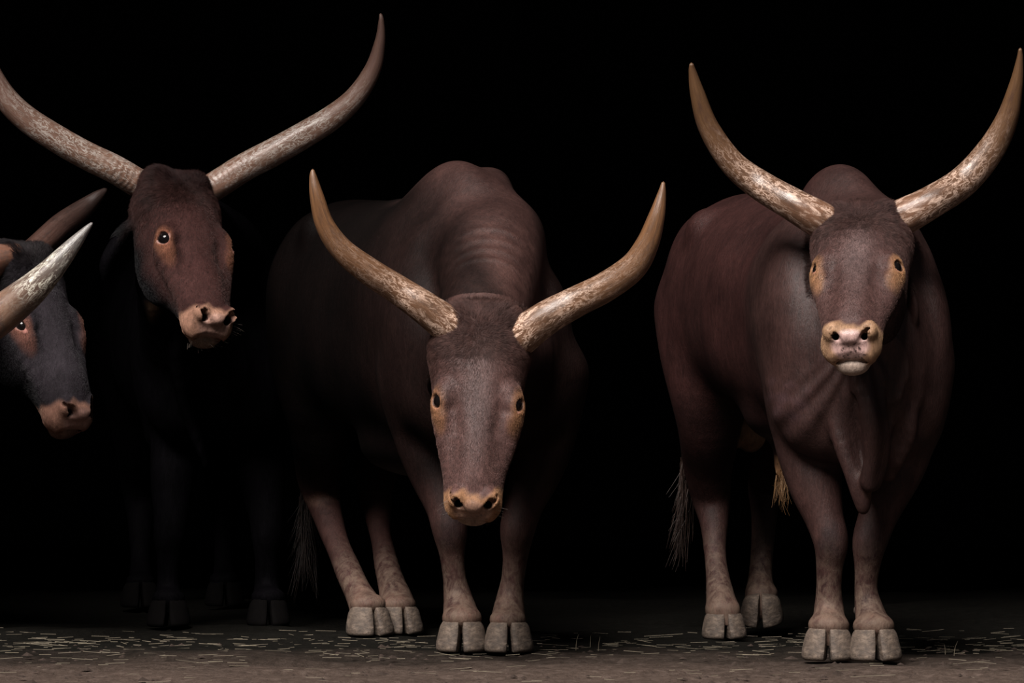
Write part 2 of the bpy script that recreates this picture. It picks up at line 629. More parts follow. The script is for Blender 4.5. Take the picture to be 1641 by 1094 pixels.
# ------------------------------------------------------------------ parts of an animal
HEAD = [  # z below the poll, half width, face front, back of skull and jaw
    (0.045, 0.040, 0.070, 0.130), (0.03, 0.080, 0.040, 0.165), (0.0, 0.122, 0.012, 0.195), (-0.05, 0.146, -0.006, 0.215),
    (-0.10, 0.148, -0.014, 0.230), (-0.16, 0.138, -0.016, 0.255), (-0.22, 0.126, -0.013, 0.280), (-0.27, 0.116, -0.010, 0.285),
    (-0.32, 0.101, -0.011, 0.270), (-0.38, 0.086, -0.014, 0.235), (-0.44, 0.077, -0.016, 0.195), (-0.49, 0.075, -0.013, 0.168),
    (-0.53, 0.077, -0.006, 0.155), (-0.56, 0.075, 0.010, 0.145), (-0.585, 0.070, 0.034, 0.132), (-0.60, 0.050, 0.060, 0.115)]
EYE = np.array([0.1070, 0.037, -0.252])
EYE_R = 0.0265


def sstep(x, a, b):
    t = np.clip((x - a) / (b - a), 0, 1)
    return t * t * (3 - 2 * t)


def head_sdf(f, H, chin=1.0):
    O, R = H

    def w(x, y, z):
        return O + R @ np.array([x, y, z])
    f.loft(O, R, 2, HEAD, 0.05, 2.2)
    f.ell(w(0, 0.105, 0.012), (0.085, 0.075, 0.045), R, 0.05)            # poll between the horns
    for s in (-1, 1):
        f.ell(w(s * 0.070, 0.07, 0.018), (0.045, 0.055, 0.042), R, 0.03)    # tufted knob at each horn base
        f.ell(w(s * 0.098, 0.045, -0.225), (0.034, 0.042, 0.036), R, 0.03)  # brow over the eye
        f.ell(w(s * 0.100, 0.050, -0.285), (0.026, 0.045, 0.045), R, 0.03)  # cheekbone
        f.ell(w(s * 0.074, 0.175, -0.265), (0.040, 0.085, 0.115), R, 0.05)  # jaw muscle
        f.tube([list(w(s * .100, .062, -.27)) + [.036], list(w(s * .084, .068, -.37)) + [.034], list(w(s * .058, .070, -.47)) + [.031], list(w(s * .052, .072, -.54)) + [.026]], 0.035, 3)   # cheek running down to the lips
        f.ell(w(s * 0.051, 0.016, -0.553), (0.029, 0.030, 0.033), R, 0.018)    # nostril wing
        f.ell(w(s * 0.047, 0.080, -0.558), (0.033, 0.045, 0.040), R, 0.025)    # upper lip
    f.ell(w(0, 0.022, -0.566), (0.040, 0.026, 0.030), R, 0.02)             # nose pad
    f.ell(w(0, 0.122, -0.580), (0.052, 0.034, 0.030 * chin), R, 0.008)     # lower lip and chin
    f.tube([list(w(-.066, .108, -.580)) + [.005], list(w(-.03, .094, -.600)) + [.006], list(w(.03, .094, -.600)) + [.006], list(w(.066, .108, -.580)) + [.005]], 0.006, 3, None, 'cut')   # mouth line
    f.cone(w(0, .092, -.622), w(0, .122, -.628), .004, .004, .007, None, 'cut')       # cleft of the lower lip
    for s in (-1, 1):
        f.cone(w(s * 0.070, 0.100, -0.575), w(s * 0.083, 0.125, -0.53), 0.006, 0.004, 0.008, None, 'cut')
        # comma shaped nostril
        f.cone(w(s * 0.034, 0.020, -0.590), w(s * 0.052, 0.002, -0.566), 0.0095, 0.0105, 0.005, None, 'cut')
        f.cone(w(s * 0.052, 0.002, -0.566), w(s * 0.068, 0.008, -0.546), 0.0098, 0.0055, 0.005, None, 'cut')
        f.cone(w(s * 0.043, 0.014, -0.578), w(s * 0.046, 0.085, -0.525), 0.0105, 0.013, 0.006, None, 'cut')
        f.cone(w(s * .080, -.006, -.285), w(s * .064, -.006, -.345), .009, .005, .035, None, 'cut')     # crease before the eye
        # eyelids and the almond opening
        e = w(s * EYE[0], EYE[1], EYE[2])
        f.ell(e, (0.0305, 0.033, 0.033), R, 0.014)
        d = R @ np.array([s * 0.845, -0.53, -0.06])
        t = R @ np.array([-s * 0.30, -0.42, -0.86])      # towards the tear duct
        t = t - d * (t @ d)
        t /= np.linalg.norm(t)
        u = np.cross(d, t)
        B = np.stack([d, t, u], 1)
        f.ell(e + d * 0.026, (0.022, 0.025, 0.0175), B, 0.004, 'cut')
        f.cone(e + d * 0.031 + t * 0.012, e + d * 0.029 + t * 0.034, 0.0045, 0.003, 0.006, None, 'cut')
        f.cone(e + d * 0.016 - t * 0.034 + u * 0.0, e + d * 0.020 + t * 0.038, 0.0, 0.0, 0.004)


def head_local(H, V):
    O, R = H
    return (V - O) @ R


def paint_head(col, gloss, q, st):
    """coat colours of the face: pale rings round the eyes, pale muzzle, naked nose"""
    ax = np.abs(q[:, 0])
    L = q[:, 2]
    wob = 0.006 * np.sin(60 * q[:, 0] + 3) + 0.005 * np.sin(85 * q[:, 1]) + 0.004 * np.sin(130 * q[:, 0] - 70 * q[:, 2])
    isface = (L > -0.63) & (L < 0.06) & (ax < 0.17) & (q[:, 1] > -0.06) & (q[:, 1] < 0.30)

    def lay(mask, c):
        mk = (np.clip(mask, 0, 1) * isface)[:, None]
        col[:] = col * (1 - mk) + np.array(c)[None, :] * mk
    fm = (isface * (1 - sstep(q[:, 1], .10, .2)))[:, None] * st.get('facelift', 0.0)
    col[:] = col * (1 + fm * np.array([1.10, 1.22, 1.28]))
    lay((1 - sstep(np.sqrt((ax / .055) ** 2 + ((L + .26) / .20) ** 2) + wob * 8, .2, 1.2)) * (q[:, 1] < .06) * .55 * st.get('facelift', 0.0), (0.088, 0.062, 0.058))    # frosted hair down the middle of the face
    # eye ring with a streak running down to the cheek
    dx, dy, dz = ax - 0.124, q[:, 1] - 0.03, L + 0.258
    side = sstep(ax + wob, .078, .104)
    d1 = np.sqrt((dx / 0.030) ** 2 + (dy / 0.042) ** 2 + (dz / 0.052) ** 2) + wob * 12
    lay((1 - sstep(d1, 0.45, 1.40)) * st['ring'] * side, st['tan'])
    d2 = np.sqrt(((ax - 0.110) / 0.026) ** 2 + ((q[:, 1] - 0.030) / 0.032) ** 2 + ((L + 0.310) / 0.042) ** 2) + wob * 14
    lay((1 - sstep(d2, 0.3, 1.5)) * 0.8 * st['ring'] * side, st['tan'])
    e = np.stack([ax - EYE[0], q[:, 1] - EYE[1], L - EYE[2]], 1)
    de = np.linalg.norm(e, axis=1)
    lay((1 - sstep(de, 0.0285, 0.0325)) * 0.85, (0.030, 0.016, 0.014))
    lay(sstep(de, .0262, .0285) * (1 - sstep(de, .0315, .0345)) * (L < EYE[2] + .002) * st.get('lid', 0.0), (0.34, 0.22, 0.19))
    lay((1 - sstep(np.linalg.norm(e - np.array([0.018, -0.022, -0.026]), axis=1), 0.004, 0.012)) * st.get('pinkduct', 0.5), (0.36, 0.17, 0.14))
    # dark patch above the eyes and a darker poll
    lay((1 - sstep(np.sqrt((ax / 0.13) ** 2 + ((L - 0.02) / 0.09) ** 2), 0.5, 1.1)) * st.get('poll', 0.4), st['dark'])
    # muzzle: pale hair round the nose, naked pad between the nostrils
    pz = -0.538 + 0.35 * np.maximum(q[:, 1], 0) + wob * 1.3 - 0.012 * (1 - np.clip(ax / 0.06, 0, 1))
    lay((1 - sstep(L, pz - 0.012, pz + 0.014)) * st['muzz'], st['tan2'])
    pad = np.sqrt((q[:, 0] / 0.057) ** 2 + ((q[:, 1] - 0.045) / 0.056) ** 2 + ((L + 0.586) / 0.033) ** 2)
    lay((1 - sstep(pad, 0.80, 1.15)), st['pad'])
    gloss[:] = np.maximum(gloss, (1 - sstep(pad, 0.8, 1.3)) * isface)
    ns = np.minimum(np.sqrt((ax - 0.050) ** 2 + (q[:, 1] - 0.020) ** 2 + (L + 0.566) ** 2), 1)
    lay((1 - sstep(ns, 0.010, 0.026)) * 0.75, (0.07, 0.042, 0.036))
    deep = (q[:, 1] > .022) & (np.abs(ax - .045) < .016) & (L > -.575) & (q[:, 1] < .10) & (L < -.50)
    lay(deep * 0.9, (0.02, 0.010, 0.009))
    # freckles on the pad
    r = np.random.default_rng(5)
    for _ in range(26):
        cx, cy, cz = r.uniform(-0.040, 0.040), r.uniform(0.03, 0.085), r.uniform(-0.605, -0.585)
        dd = np.sqrt((q[:, 0] - cx) ** 2 + (q[:, 1] - cy) ** 2)
        lay((1 - sstep(dd, 0.0015, 0.0042)) * (L < -0.57) * st.get('freckle', 0.0), (0.03, 0.016, 0.014))
    # lips
    lip = np.sqrt((q[:, 0] / 0.056) ** 2 + ((q[:, 1] - 0.126) / 0.036) ** 2 + ((L + 0.592) / 0.040) ** 2)
    lay((1 - sstep(lip, 0.85, 1.15)), st['lip'])


def horn(name, pts, mat, parent, label=None):
    """pts rows px, py, y, width in px"""
    rows = []
    for px, py, y, w in pts:
        p = P(px, py, y)
        rows.append(list(p) + [0.5 * w / PXM * (CAM_D + y) / CAM_D])
    q = catmull(rows, 8)
    q[:, 3] = np.maximum(q[:, 3], 0.003)
    n = 28
    seg = np.linalg.norm(np.diff(q[:, :3], axis=0), axis=1)
    s = np.concatenate([[0], np.cumsum(seg)])
    V, co, al = [], [], []
    up = np.array([0, -1.0, 0.2])
    for i in range(len(q)):
        t = q[min(i + 1, len(q) - 1), :3] - q[max(i - 1, 0), :3]
        t /= np.linalg.norm(t)
        a = up - t * (up @ t)
        a /= np.linalg.norm(a)
        b = np.cross(t, a)
        for j in range(n):
            th = 2 * math.pi * j / n
            wob = 1 + 0.012 * math.sin(3 * th + s[i] * 9) + 0.010 * math.sin(5 * th - s[i] * 23)
            r = q[i, 3] * wob
            V.append(q[i, :3] + r * (math.cos(th) * a + math.sin(th) * b))
            co.append((s[i], 0.05 * math.cos(th), 0.05 * math.sin(th)))
            al.append(s[i] / s[-1])
    F = []
    for i in range(len(q) - 1):
        for j in range(n):
            j2 = (j + 1) % n
            F.append((i * n + j, i * n + j2, (i + 1) * n + j2, (i + 1) * n + j))
    tip = q[-1, :3] + (q[-1, :3] - q[-2, :3]) / np.linalg.norm(q[-1, :3] - q[-2, :3]) * q[-1, 3] * 0.9
    V.append(tip)
    co.append((s[-1], 0, 0))
    al.append(1.0)
    k = len(V) - 1
    b0 = (len(q) - 1) * n
    for j in range(n):
        F.append((b0 + j, b0 + (j + 1) % n, k))
    V.append(q[0, :3])
    co.append((0, 0, 0))
    al.append(0.0)
    for j in range(n):
        F.append((j, k + 1, (j + 1) % n))
    me = mesh(name, V, F)
    attr(me, 'horn_co', co, 'FLOAT_VECTOR')
    attr(me, 'along', al, 'FLOAT')
    o = link(name, me, mat, parent)
    if label:
        o['label'] = label
    return o


def claw_mesh():
    """one half of a cloven hoof, toe towards -y, flat inner side at x = 0, sole at z = 0"""
    rings = []   # z, toe y, heel y, width
    prof = [(0.000, -0.064, 0.048, 0.056), (0.004, -0.071, 0.053, 0.0630), (0.014, -0.072, 0.056, 0.0665), (0.030, -0.066, 0.058, 0.0665), (0.048, -0.057, 0.059, 0.0640),
            (0.062, -0.050, 0.059, 0.0610), (0.074, -0.043, 0.058, 0.0575), (0.084, -0.033, 0.055, 0.0510), (0.091, -0.020, 0.048, 0.040), (0.095, -0.005, 0.035, 0.026)]
    n = 24
    V, F = [], []
    for z, y0, y1, w in prof:
        cy, hy = 0.5 * (y0 + y1), 0.5 * (y1 - y0)
        for j in range(n):
            th = 2 * math.pi * j / n
            c, s = math.cos(th), math.sin(th)
            x = (w if c > 0 else 0.004) * math.copysign(abs(c) ** 0.88, c)
            y = cy - hy * math.copysign(abs(s) ** 0.86, s)
            # pointed at the toe, curving in
            tn = max(0.0, -(y - cy) / hy)
            x *= 1 - 0.30 * tn ** 3 if c > 0 else 1
            zz = z + (0.010 * (-(y - cy) / hy) if z > 0.05 else 0)
            V.append((x + 0.0045 + 0.004 * max(0.0, 1 - z / 0.05), y, zz))
    for i in range(len(prof) - 1):
        for j in range(n):
            j2 = (j + 1) % n
            F.append((i * n + j, (i + 1) * n + j, (i + 1) * n + j2, i * n + j2))
    F.append(tuple(range(n)))
    F.append(tuple(reversed(range((len(prof) - 1) * n, len(prof) * n))))
    return mesh('claw', V, F)


CLAW = claw_mesh()
CLAW.materials.append(M_HOOF)
CLAW.polygons.foreach_set('use_smooth', np.ones(len(CLAW.polygons), dtype=bool))


CLAW_SHADED = CLAW.copy()
CLAW_SHADED.materials.clear()
CLAW_SHADED.materials.append(plain('shaded_hoof', (0.004, 0.0035, 0.0035), 0.85, 0.02))  # hoof copy with the shade put into its colour


HOOF_SPOTS = []


def add_hoof(parent, pos, yaw, size=1.0, pitch=0.0, spread=0.06, shape=None):
    """two claws standing at pos (world, on the sole)"""
    HOOF_SPOTS.append(pos)
    h = bpy.data.objects.new('hoof', None)
    C.objects.link(h)
    h.empty_display_size = 0.05
    h.parent = parent
    h.matrix_parent_inverse = parent.matrix_basis.inverted()
    h.location = pos
    h.rotation_euler = (pitch, 0, yaw)
    h.scale = (size, size, size)
    for s in (1, -1):
        c = bpy.data.objects.new('claw', shape or CLAW)
        C.objects.link(c)
        c.parent = h
        c.scale = (s, 1, 1)
        c.rotation_euler = (0, 0, s * spread)
        c.location = (s * 0.001, 0, 0)
    return h


def dewclaws(parent, p, yaw, up=0.0):
    me = bpy.data.meshes.get('dewclaw_shape')
    if me is None:
        V, F, n = [], [], 10
        for z, r in ((0, 0.006), (0.006, 0.013), (0.018, 0.015), (0.03, 0.011), (0.036, 0.004)):
            for j in range(n):
                V.append((r * math.cos(6.2832 * j / n), r * 0.8 * math.sin(6.2832 * j / n), z))
        for i in range(4):
            for j in range(n):
                F.append((i * n + j, i * n + (j + 1) % n, (i + 1) * n + (j + 1) % n, (i + 1) * n + j))
        F += [tuple(reversed(range(n))), tuple(range(4 * n, 5 * n))]
        me = mesh('dewclaw_shape', V, F)
        me.materials.append(M_DEWCLAW)
        me.polygons.foreach_set('use_smooth', np.ones(len(me.polygons), dtype=bool))
    c, s = math.cos(yaw), math.sin(yaw)
    for sx in (-1, 1):
        lx, ly = sx * 0.030, 0.038
        o = bpy.data.objects.new('dewclaw', me)
        C.objects.link(o)
        o.parent = parent
        o.matrix_parent_inverse = parent.matrix_basis.inverted()
        o.location = (p[0] + c * lx - s * ly, p[1] + s * lx + c * ly, p[2])
        o.rotation_euler = (0.5, sx * -0.3, yaw)


def strands(name, lines, r0, mat, parent, kind='stuff', label=None):
    """many tapered hairs joined into one part"""
    V, F = [], []
    for L in lines:
        L = np.asarray(L, float)
        n = len(L)
        for i in range(n):
            t = L[min(i + 1, n - 1)] - L[max(i - 1, 0)]
            t = t / (np.linalg.norm(t) + 1e-9)
            a = np.cross(t, [0.3, 1, 0.2])
            a /= np.linalg.norm(a) + 1e-9
            b = np.cross(t, a)
            r = r0 * (1 - 0.85 * i / (n - 1))
            k = len(V)
            for j in range(3):
                th = 2.0944 * j
                V.append(L[i] + r * (math.cos(th) * a + math.sin(th) * b))
            if i:
                for j in range(3):
                    F.append((k - 3 + j, k - 3 + (j + 1) % 3, k + (j + 1) % 3, k + j))
    o = link(name, mesh(name, V, F), mat, parent)
    if kind:
        o['kind'] = kind
    if label:
        o['label'] = label
    return o


def fur_material():
    m, nt, b = nodes_of('face_fur')
    at = N(nt, 'ShaderNodeAttribute', attribute_name='coat')
    n = noise(nt, objcoord(nt), 25, 3)
    c = mixc(nt, 1.0, at.outputs['Color'], ramp(nt, n, [(0.2, (0.7, 0.7, 0.7)), (0.8, (1.3, 1.3, 1.3))]), 'MULTIPLY')
    nt.links.new(c, b.inputs['Base Color'])
    b.inputs['Roughness'].default_value = 0.5
    b.inputs['Specular IOR Level'].default_value = 0.15
    return m


M_FUR = fur_material()


def fur(parent, V, Q, col, H, n, seed):
    """short hair of the face, swirling out from the crown"""
    r = np.random.default_rng(seed)
    O, R = H
    q = head_local(H, V)
    c = q[Q].mean(1)
    ax = np.abs(c[:, 0])
    pad = np.sqrt((c[:, 0] / .066) ** 2 + ((c[:, 1] - .045) / .062) ** 2 + ((c[:, 2] + .586) / .038) ** 2)
    de = np.linalg.norm(np.stack([ax - EYE[0], c[:, 1] - EYE[1], c[:, 2] - EYE[2]], 1), axis=1)
    ok = (c[:, 2] > -.60) & (c[:, 2] < .09) & (ax < .175) & (c[:, 1] < .24) & (c[:, 1] > -.06) & (pad > 1) & (de > .034)
    ok &= ~((c[:, 2] < -.56) & (c[:, 1] > .085))
    idx = np.nonzero(ok)[0]
    P0, P1, P2, P3 = (V[Q[idx, i]] for i in range(4))
    nrm = np.cross(P2 - P0, P3 - P1)
    area = np.linalg.norm(nrm, axis=1)
    nrm /= area[:, None] + 1e-12
    dens = area * (1.0 + 1.2 * (c[idx, 2] > -.12))
    pick = r.choice(len(idx), n, p=dens / dens.sum())
    a, b = r.random(n)[:, None], r.random(n)[:, None]
    root = (P0[pick] * (1 - a) + P1[pick] * a) * (1 - b) + (P3[pick] * (1 - a) + P2[pick] * a) * b
    nn = nrm[pick]
    l = head_local(H, root)
    flow = np.stack([1.1 * l[:, 0], 0.25 * np.maximum(l[:, 1], 0), (l[:, 2] + .055)], 1)
    flow[:, 2] -= .05 * sstep(-l[:, 2], .12, .3)
    flow += 0.02 * r.normal(size=flow.shape)
    flow /= np.linalg.norm(flow, axis=1)[:, None] + 1e-9
    fw = flow @ R.T
    fw = fw - nn * (fw * nn).sum(1)[:, None]
    fw /= np.linalg.norm(fw, axis=1)[:, None] + 1e-9
    cell = np.floor(l[:, [0, 2]] / np.array([.009, .013]) + .5 * np.sin(l[:, [2, 0]] * 90)).astype(np.int64)      # tufts
    hsh = (cell[:, 0] * 73856093 ^ cell[:, 1] * 19349663) % 1009
    tuft = r.random(1009)[hsh]
    tdir = r.normal(size=(1009, 3))[hsh]
    top = sstep(l[:, 2], -.20, .0)
    fw = fw + .28 * tdir * (.35 + .65 * top)[:, None]
    fw = fw - nn * (fw * nn).sum(1)[:, None]
    fw /= np.linalg.norm(fw, axis=1)[:, None] + 1e-9
    L = (.0058 + .0125 * top) * r.uniform(.6, 1.25, n) * (1 - .55 * sstep(-l[:, 2], .50, .54))
    lean = (.26 + .46 * top)[:, None]
    d1 = fw * (1 - .3 * lean) + nn * lean + .08 * r.normal(size=nn.shape)
    d2 = fw + nn * lean * .35 + .12 * r.normal(size=nn.shape)
    p1 = root + d1 * L[:, None] * .5
    p2 = p1 + d2 * L[:, None] * .6
    pts = np.stack([root - nn * .001, p1, p2], 1)
    h = bpy.data.hair_curves.new('fur')
    h.add_curves([3] * n)
    h.attributes['position'].data.foreach_set('vector', pts.astype(np.float32).ravel())
    ra = h.attributes.new('radius', 'FLOAT', 'POINT') if 'radius' not in h.attributes else h.attributes['radius']
    ra.data.foreach_set('value', np.tile(np.array([.00028, .00024, .00008], np.float32), n))
    cc = col[Q[idx[pick], 0]] * r.uniform(.6, 1.35, (n, 1)) * (.62 + .72 * tuft)[:, None]
    ca = h.attributes.new('coat', 'FLOAT_COLOR', 'CURVE')
    ca.data.foreach_set('color', np.hstack([np.clip(cc, 0, 1), np.ones((n, 1))]).astype(np.float32).ravel())
    h.materials.append(M_FUR)
    o = bpy.data.objects.new('fur', h)
    C.objects.link(o)
    o.parent = parent
    o.matrix_parent_inverse = parent.matrix_basis.inverted()
    o['kind'] = 'stuff'
    return o


def eye_ball(parent, H, s):
    O, R = H
    e = O + R @ np.array([s * EYE[0], EYE[1], EYE[2]])
    V, F, n, m = [], [], 20, 12
    for i in range(m + 1):
        ph = math.pi * i / m
        for j in range(n):
            th = 2 * math.pi * j / n
            V.append(e + EYE_R * np.array([math.sin(ph) * math.cos(th), math.sin(ph) * math.sin(th), math.cos(ph)]))
    for i in range(m):
        for j in range(n):
            F.append((i * n + j, (i + 1) * n + j, (i + 1) * n + (j + 1) % n, i * n + (j + 1) % n))
    o = link('eye', mesh('eye', V, F), M_EYE, parent)
    o['label'] = 'dark glossy eye'


def limb(rows):
    return [list(P(a, b, y)) + [r] for a, b, y, r in rows]


def animal(name, label, spec):
    """spec holds pose, body tables and colours; returns the Empty that parents all parts"""
    root = bpy.data.objects.new(name, None)
    root.location = spec['origin']
    C.objects.link(root)
    bpy.context.view_layer.update()
    root['label'] = label
    root['category'] = 'cow'
    root['group'] = 'long-horned cattle in the dark shed'
    H = spec['head']
    hp = np.array([H[0] + H[1] @ np.array(v) for v in ((-.17, -.06, .08), (.17, -.06, .08), (-.17, .3, .08), (.17, .3, .08), (-.15, -.06, -.64), (.15, -.06, -.64), (-.15, .2, -.64), (.15, .2, -.64))])
    flo, fhi = hp.min(0), hp.max(0)
    lo, hi = np.array(spec['lo']), np.array(spec['hi'])
    xs, ys, zs = (axis_coords(lo[i], hi[i], flo[i], fhi[i], spec['fine'], spec['coarse']) for i in range(3))
    f = Field(xs, ys, zs)
    B = spec['body']          # origin on the ground between the front hooves, yaw
    ca, sa = math.cos(B[1]), math.sin(B[1])
    Rb = np.array([[ca, -sa, 0], [sa, ca, 0], [0, 0, 1]])
    Ob = np.array(B[0], float)

    def bw(x, y, z):
        return Ob + Rb @ np.array([x, y, z])
    f.loft(Ob, Rb, 1, spec['trunk'], 0.05, 2.15)
    for c, r, k in spec['lumps']:
        f.ell(bw(*c), r, Rb, k)
    for rows, k in spec['necks']:
        f.tube(rows, k, 4)
    for rows, k in spec['legs']:
        f.tube(limb(rows), k, 6, None, 'add', True)
    for (pos, yw, size, pitch) in spec['hooves']:       # coronet swelling over each claw
        c, s_ = math.cos(yw), math.sin(yw)
        loc = lambda lx, ly, lz: np.array((pos[0] + c * lx - s_ * ly, pos[1] + s_ * lx + c * ly, pos[2] + lz)) 
        f.ell(loc(0, .012 * size, .096 * size), (.0575 * size, .053 * size, .036 * size), None, .014)
        f.cone(loc(0, -.060 * size, .070 * size), loc(0, -.052 * size, .125 * size), .007, .003, .020, None, 'cut')
    head_sdf(f, H, spec.get('chin', 1.0))
    spec['extra'](f, H, bw, Rb)
    def uneven(x, y, z):
        d = 0
        for (a, b, c, ph, amp) in ((9, 7, 8, .3, .0035), (-12, 8, 6, 1.7, .0022)):
            d = d + amp * np.sin(a * x + b * y + c * z + ph) * np.sin(b * x - c * y + a * z + 2 * ph)
        return d.astype(np.float32)
    f.put(lo - 1, hi + 1, uneven, 0, 'offset')
    V, Q = f.polygonise()
    me = np_mesh('body', V, Q)
    col = np.tile(np.array(spec['coat']), (len(V), 1))
    gloss = np.full(len(V), spec.get('gloss', 0.42))
    gloss *= .45 + .55 * sstep(V[:, 2], .40, .70)        # duller hair on the lower legs
    q = head_local(H, V)
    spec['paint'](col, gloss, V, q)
    if 'face' in spec:
        paint_head(col, gloss, q, spec['face'])
    attr(me, 'coat', np.clip(col, 0, 1), 'FLOAT_COLOR')
    attr(me, 'gloss', gloss, 'FLOAT')
    dust = np.zeros(len(V))
    for (pos, yw, size, pitch) in spec['hooves']:
        d = np.hypot(V[:, 0] - pos[0], V[:, 1] - pos[1])
        dust = np.maximum(dust, (1 - sstep(V[:, 2] - pos[2], .12, .42)) * (1 - sstep(d, .18, .35)))
    attr(me, 'dust', dust * spec.get('dusty', .75), 'FLOAT')
    body = link('body', me, M_COAT, root)
    fur(root, V, Q, col, H, spec.get('hairs', 110000), 17)
    for s in (-1, 1):
        eye_ball(root, H, s)
    for (pos, yaw, size, pitch) in spec['hooves']:
        add_hoof(root, pos, yaw, size, pitch, 0.06, spec.get('claw'))
    for (pos, yaw) in spec['dew']:
        dewclaws(root, pos, yaw)
    return root, body, H, bw


def onground(px, y, z=0.0):
    p = P(px, 547, y)
    return (p[0], y, z)


def coat_and_light_spots(col, V, spots):
    for c, r, colr, a in spots:
        d = np.linalg.norm((V - np.array(c)) / np.array(r), axis=1)
        d = d + .22 * np.sin(70 * V[:, 0] + 40 * V[:, 2]) * np.sin(95 * V[:, 2] + 30 * V[:, 1])
        m = ((1 - sstep(d, 0.35, 1.15)) * a)[:, None]
        col[:] = col * (1 - m) + np.array(colr) * m


def feet_paint(col, V, hooves, c=(0.105, 0.068, 0.050), top=0.19):
    """dried mud on the pasterns above the hooves"""
    for (pos, yaw, size, pitch) in hooves:
        d = np.hypot(V[:, 0] - pos[0], V[:, 1] - pos[1])
        h = V[:, 2] - pos[2] + 0.02 * np.sin(90 * V[:, 0]) + 0.015 * np.sin(140 * V[:, 1] + 50 * V[:, 0])
        bl = .55 + .45 * np.sin(55 * V[:, 0] + 38 * V[:, 2]) * np.sin(47 * V[:, 2] - 60 * V[:, 1])
        m = (np.clip((1 - sstep(h, 0.09, top)) * (.35 + bl), 0, 1) * (d < 0.14) * 0.85)[:, None]
        col[:] = col * (1 - m) + np.array(c) * m


BROWN = (0.030, 0.0150, 0.0128)
DARKB = (0.032, 0.015, 0.014)
TAN = (0.25, 0.130, 0.062)


def ears(f, H, k=1.0, droop=0.0, tuck=1.0):
    """ears laid back under the horns"""
    O, R = H
    for s in (-1, 1):
        pts = [list(O + R @ (np.array(v) * np.array((tuck, 1, 1)))) + [r * k] for v, r in (((s * .115, .17, -.07), .022), ((s * .150, .225, -.095 - droop * .3), .033), ((s * .165, .29, -.125 - droop * .7), .036), ((s * .160, .345, -.160 - droop), .016))]
        f.tube(pts, .015, 4, (R @ np.array([s * .75, -.2, .63]), .38))


def whiskers(H, n, seed, parent, length=0.022):
    r = random.Random(seed)
    O, R = H
    lines = []
    for i in range(n):
        a = r.uniform(-1, 1)
        p = np.array([a * 0.052, 0.095 + r.uniform(0, .05), -0.597 + 0.012 * abs(a)])
        d = np.array([a * 0.5 + r.uniform(-.25, .25), r.uniform(-.5, .3), -1.0])
        l = length * r.uniform(.5, 1.2)
        lines.append([O + R @ (p + d * l * t + np.array([0, -.3 * l * t * t, 0])) for t in (0, .5, 1)])
    for i in range(n // 2):
        s = r.choice((-1, 1))
        p = np.array([s * r.uniform(.055, .078), r.uniform(.03, .09), r.uniform(-.585, -.55)])
        d = np.array([s * 1.0, r.uniform(-.5, .2), r.uniform(-.9, -.1)])
        l = length * r.uniform(.6, 1.5)
        lines.append([O + R @ (p + d * l * t) for t in (0, .5, 1)])
    strands('whiskers', lines, .0004, M_WHISKER, parent)


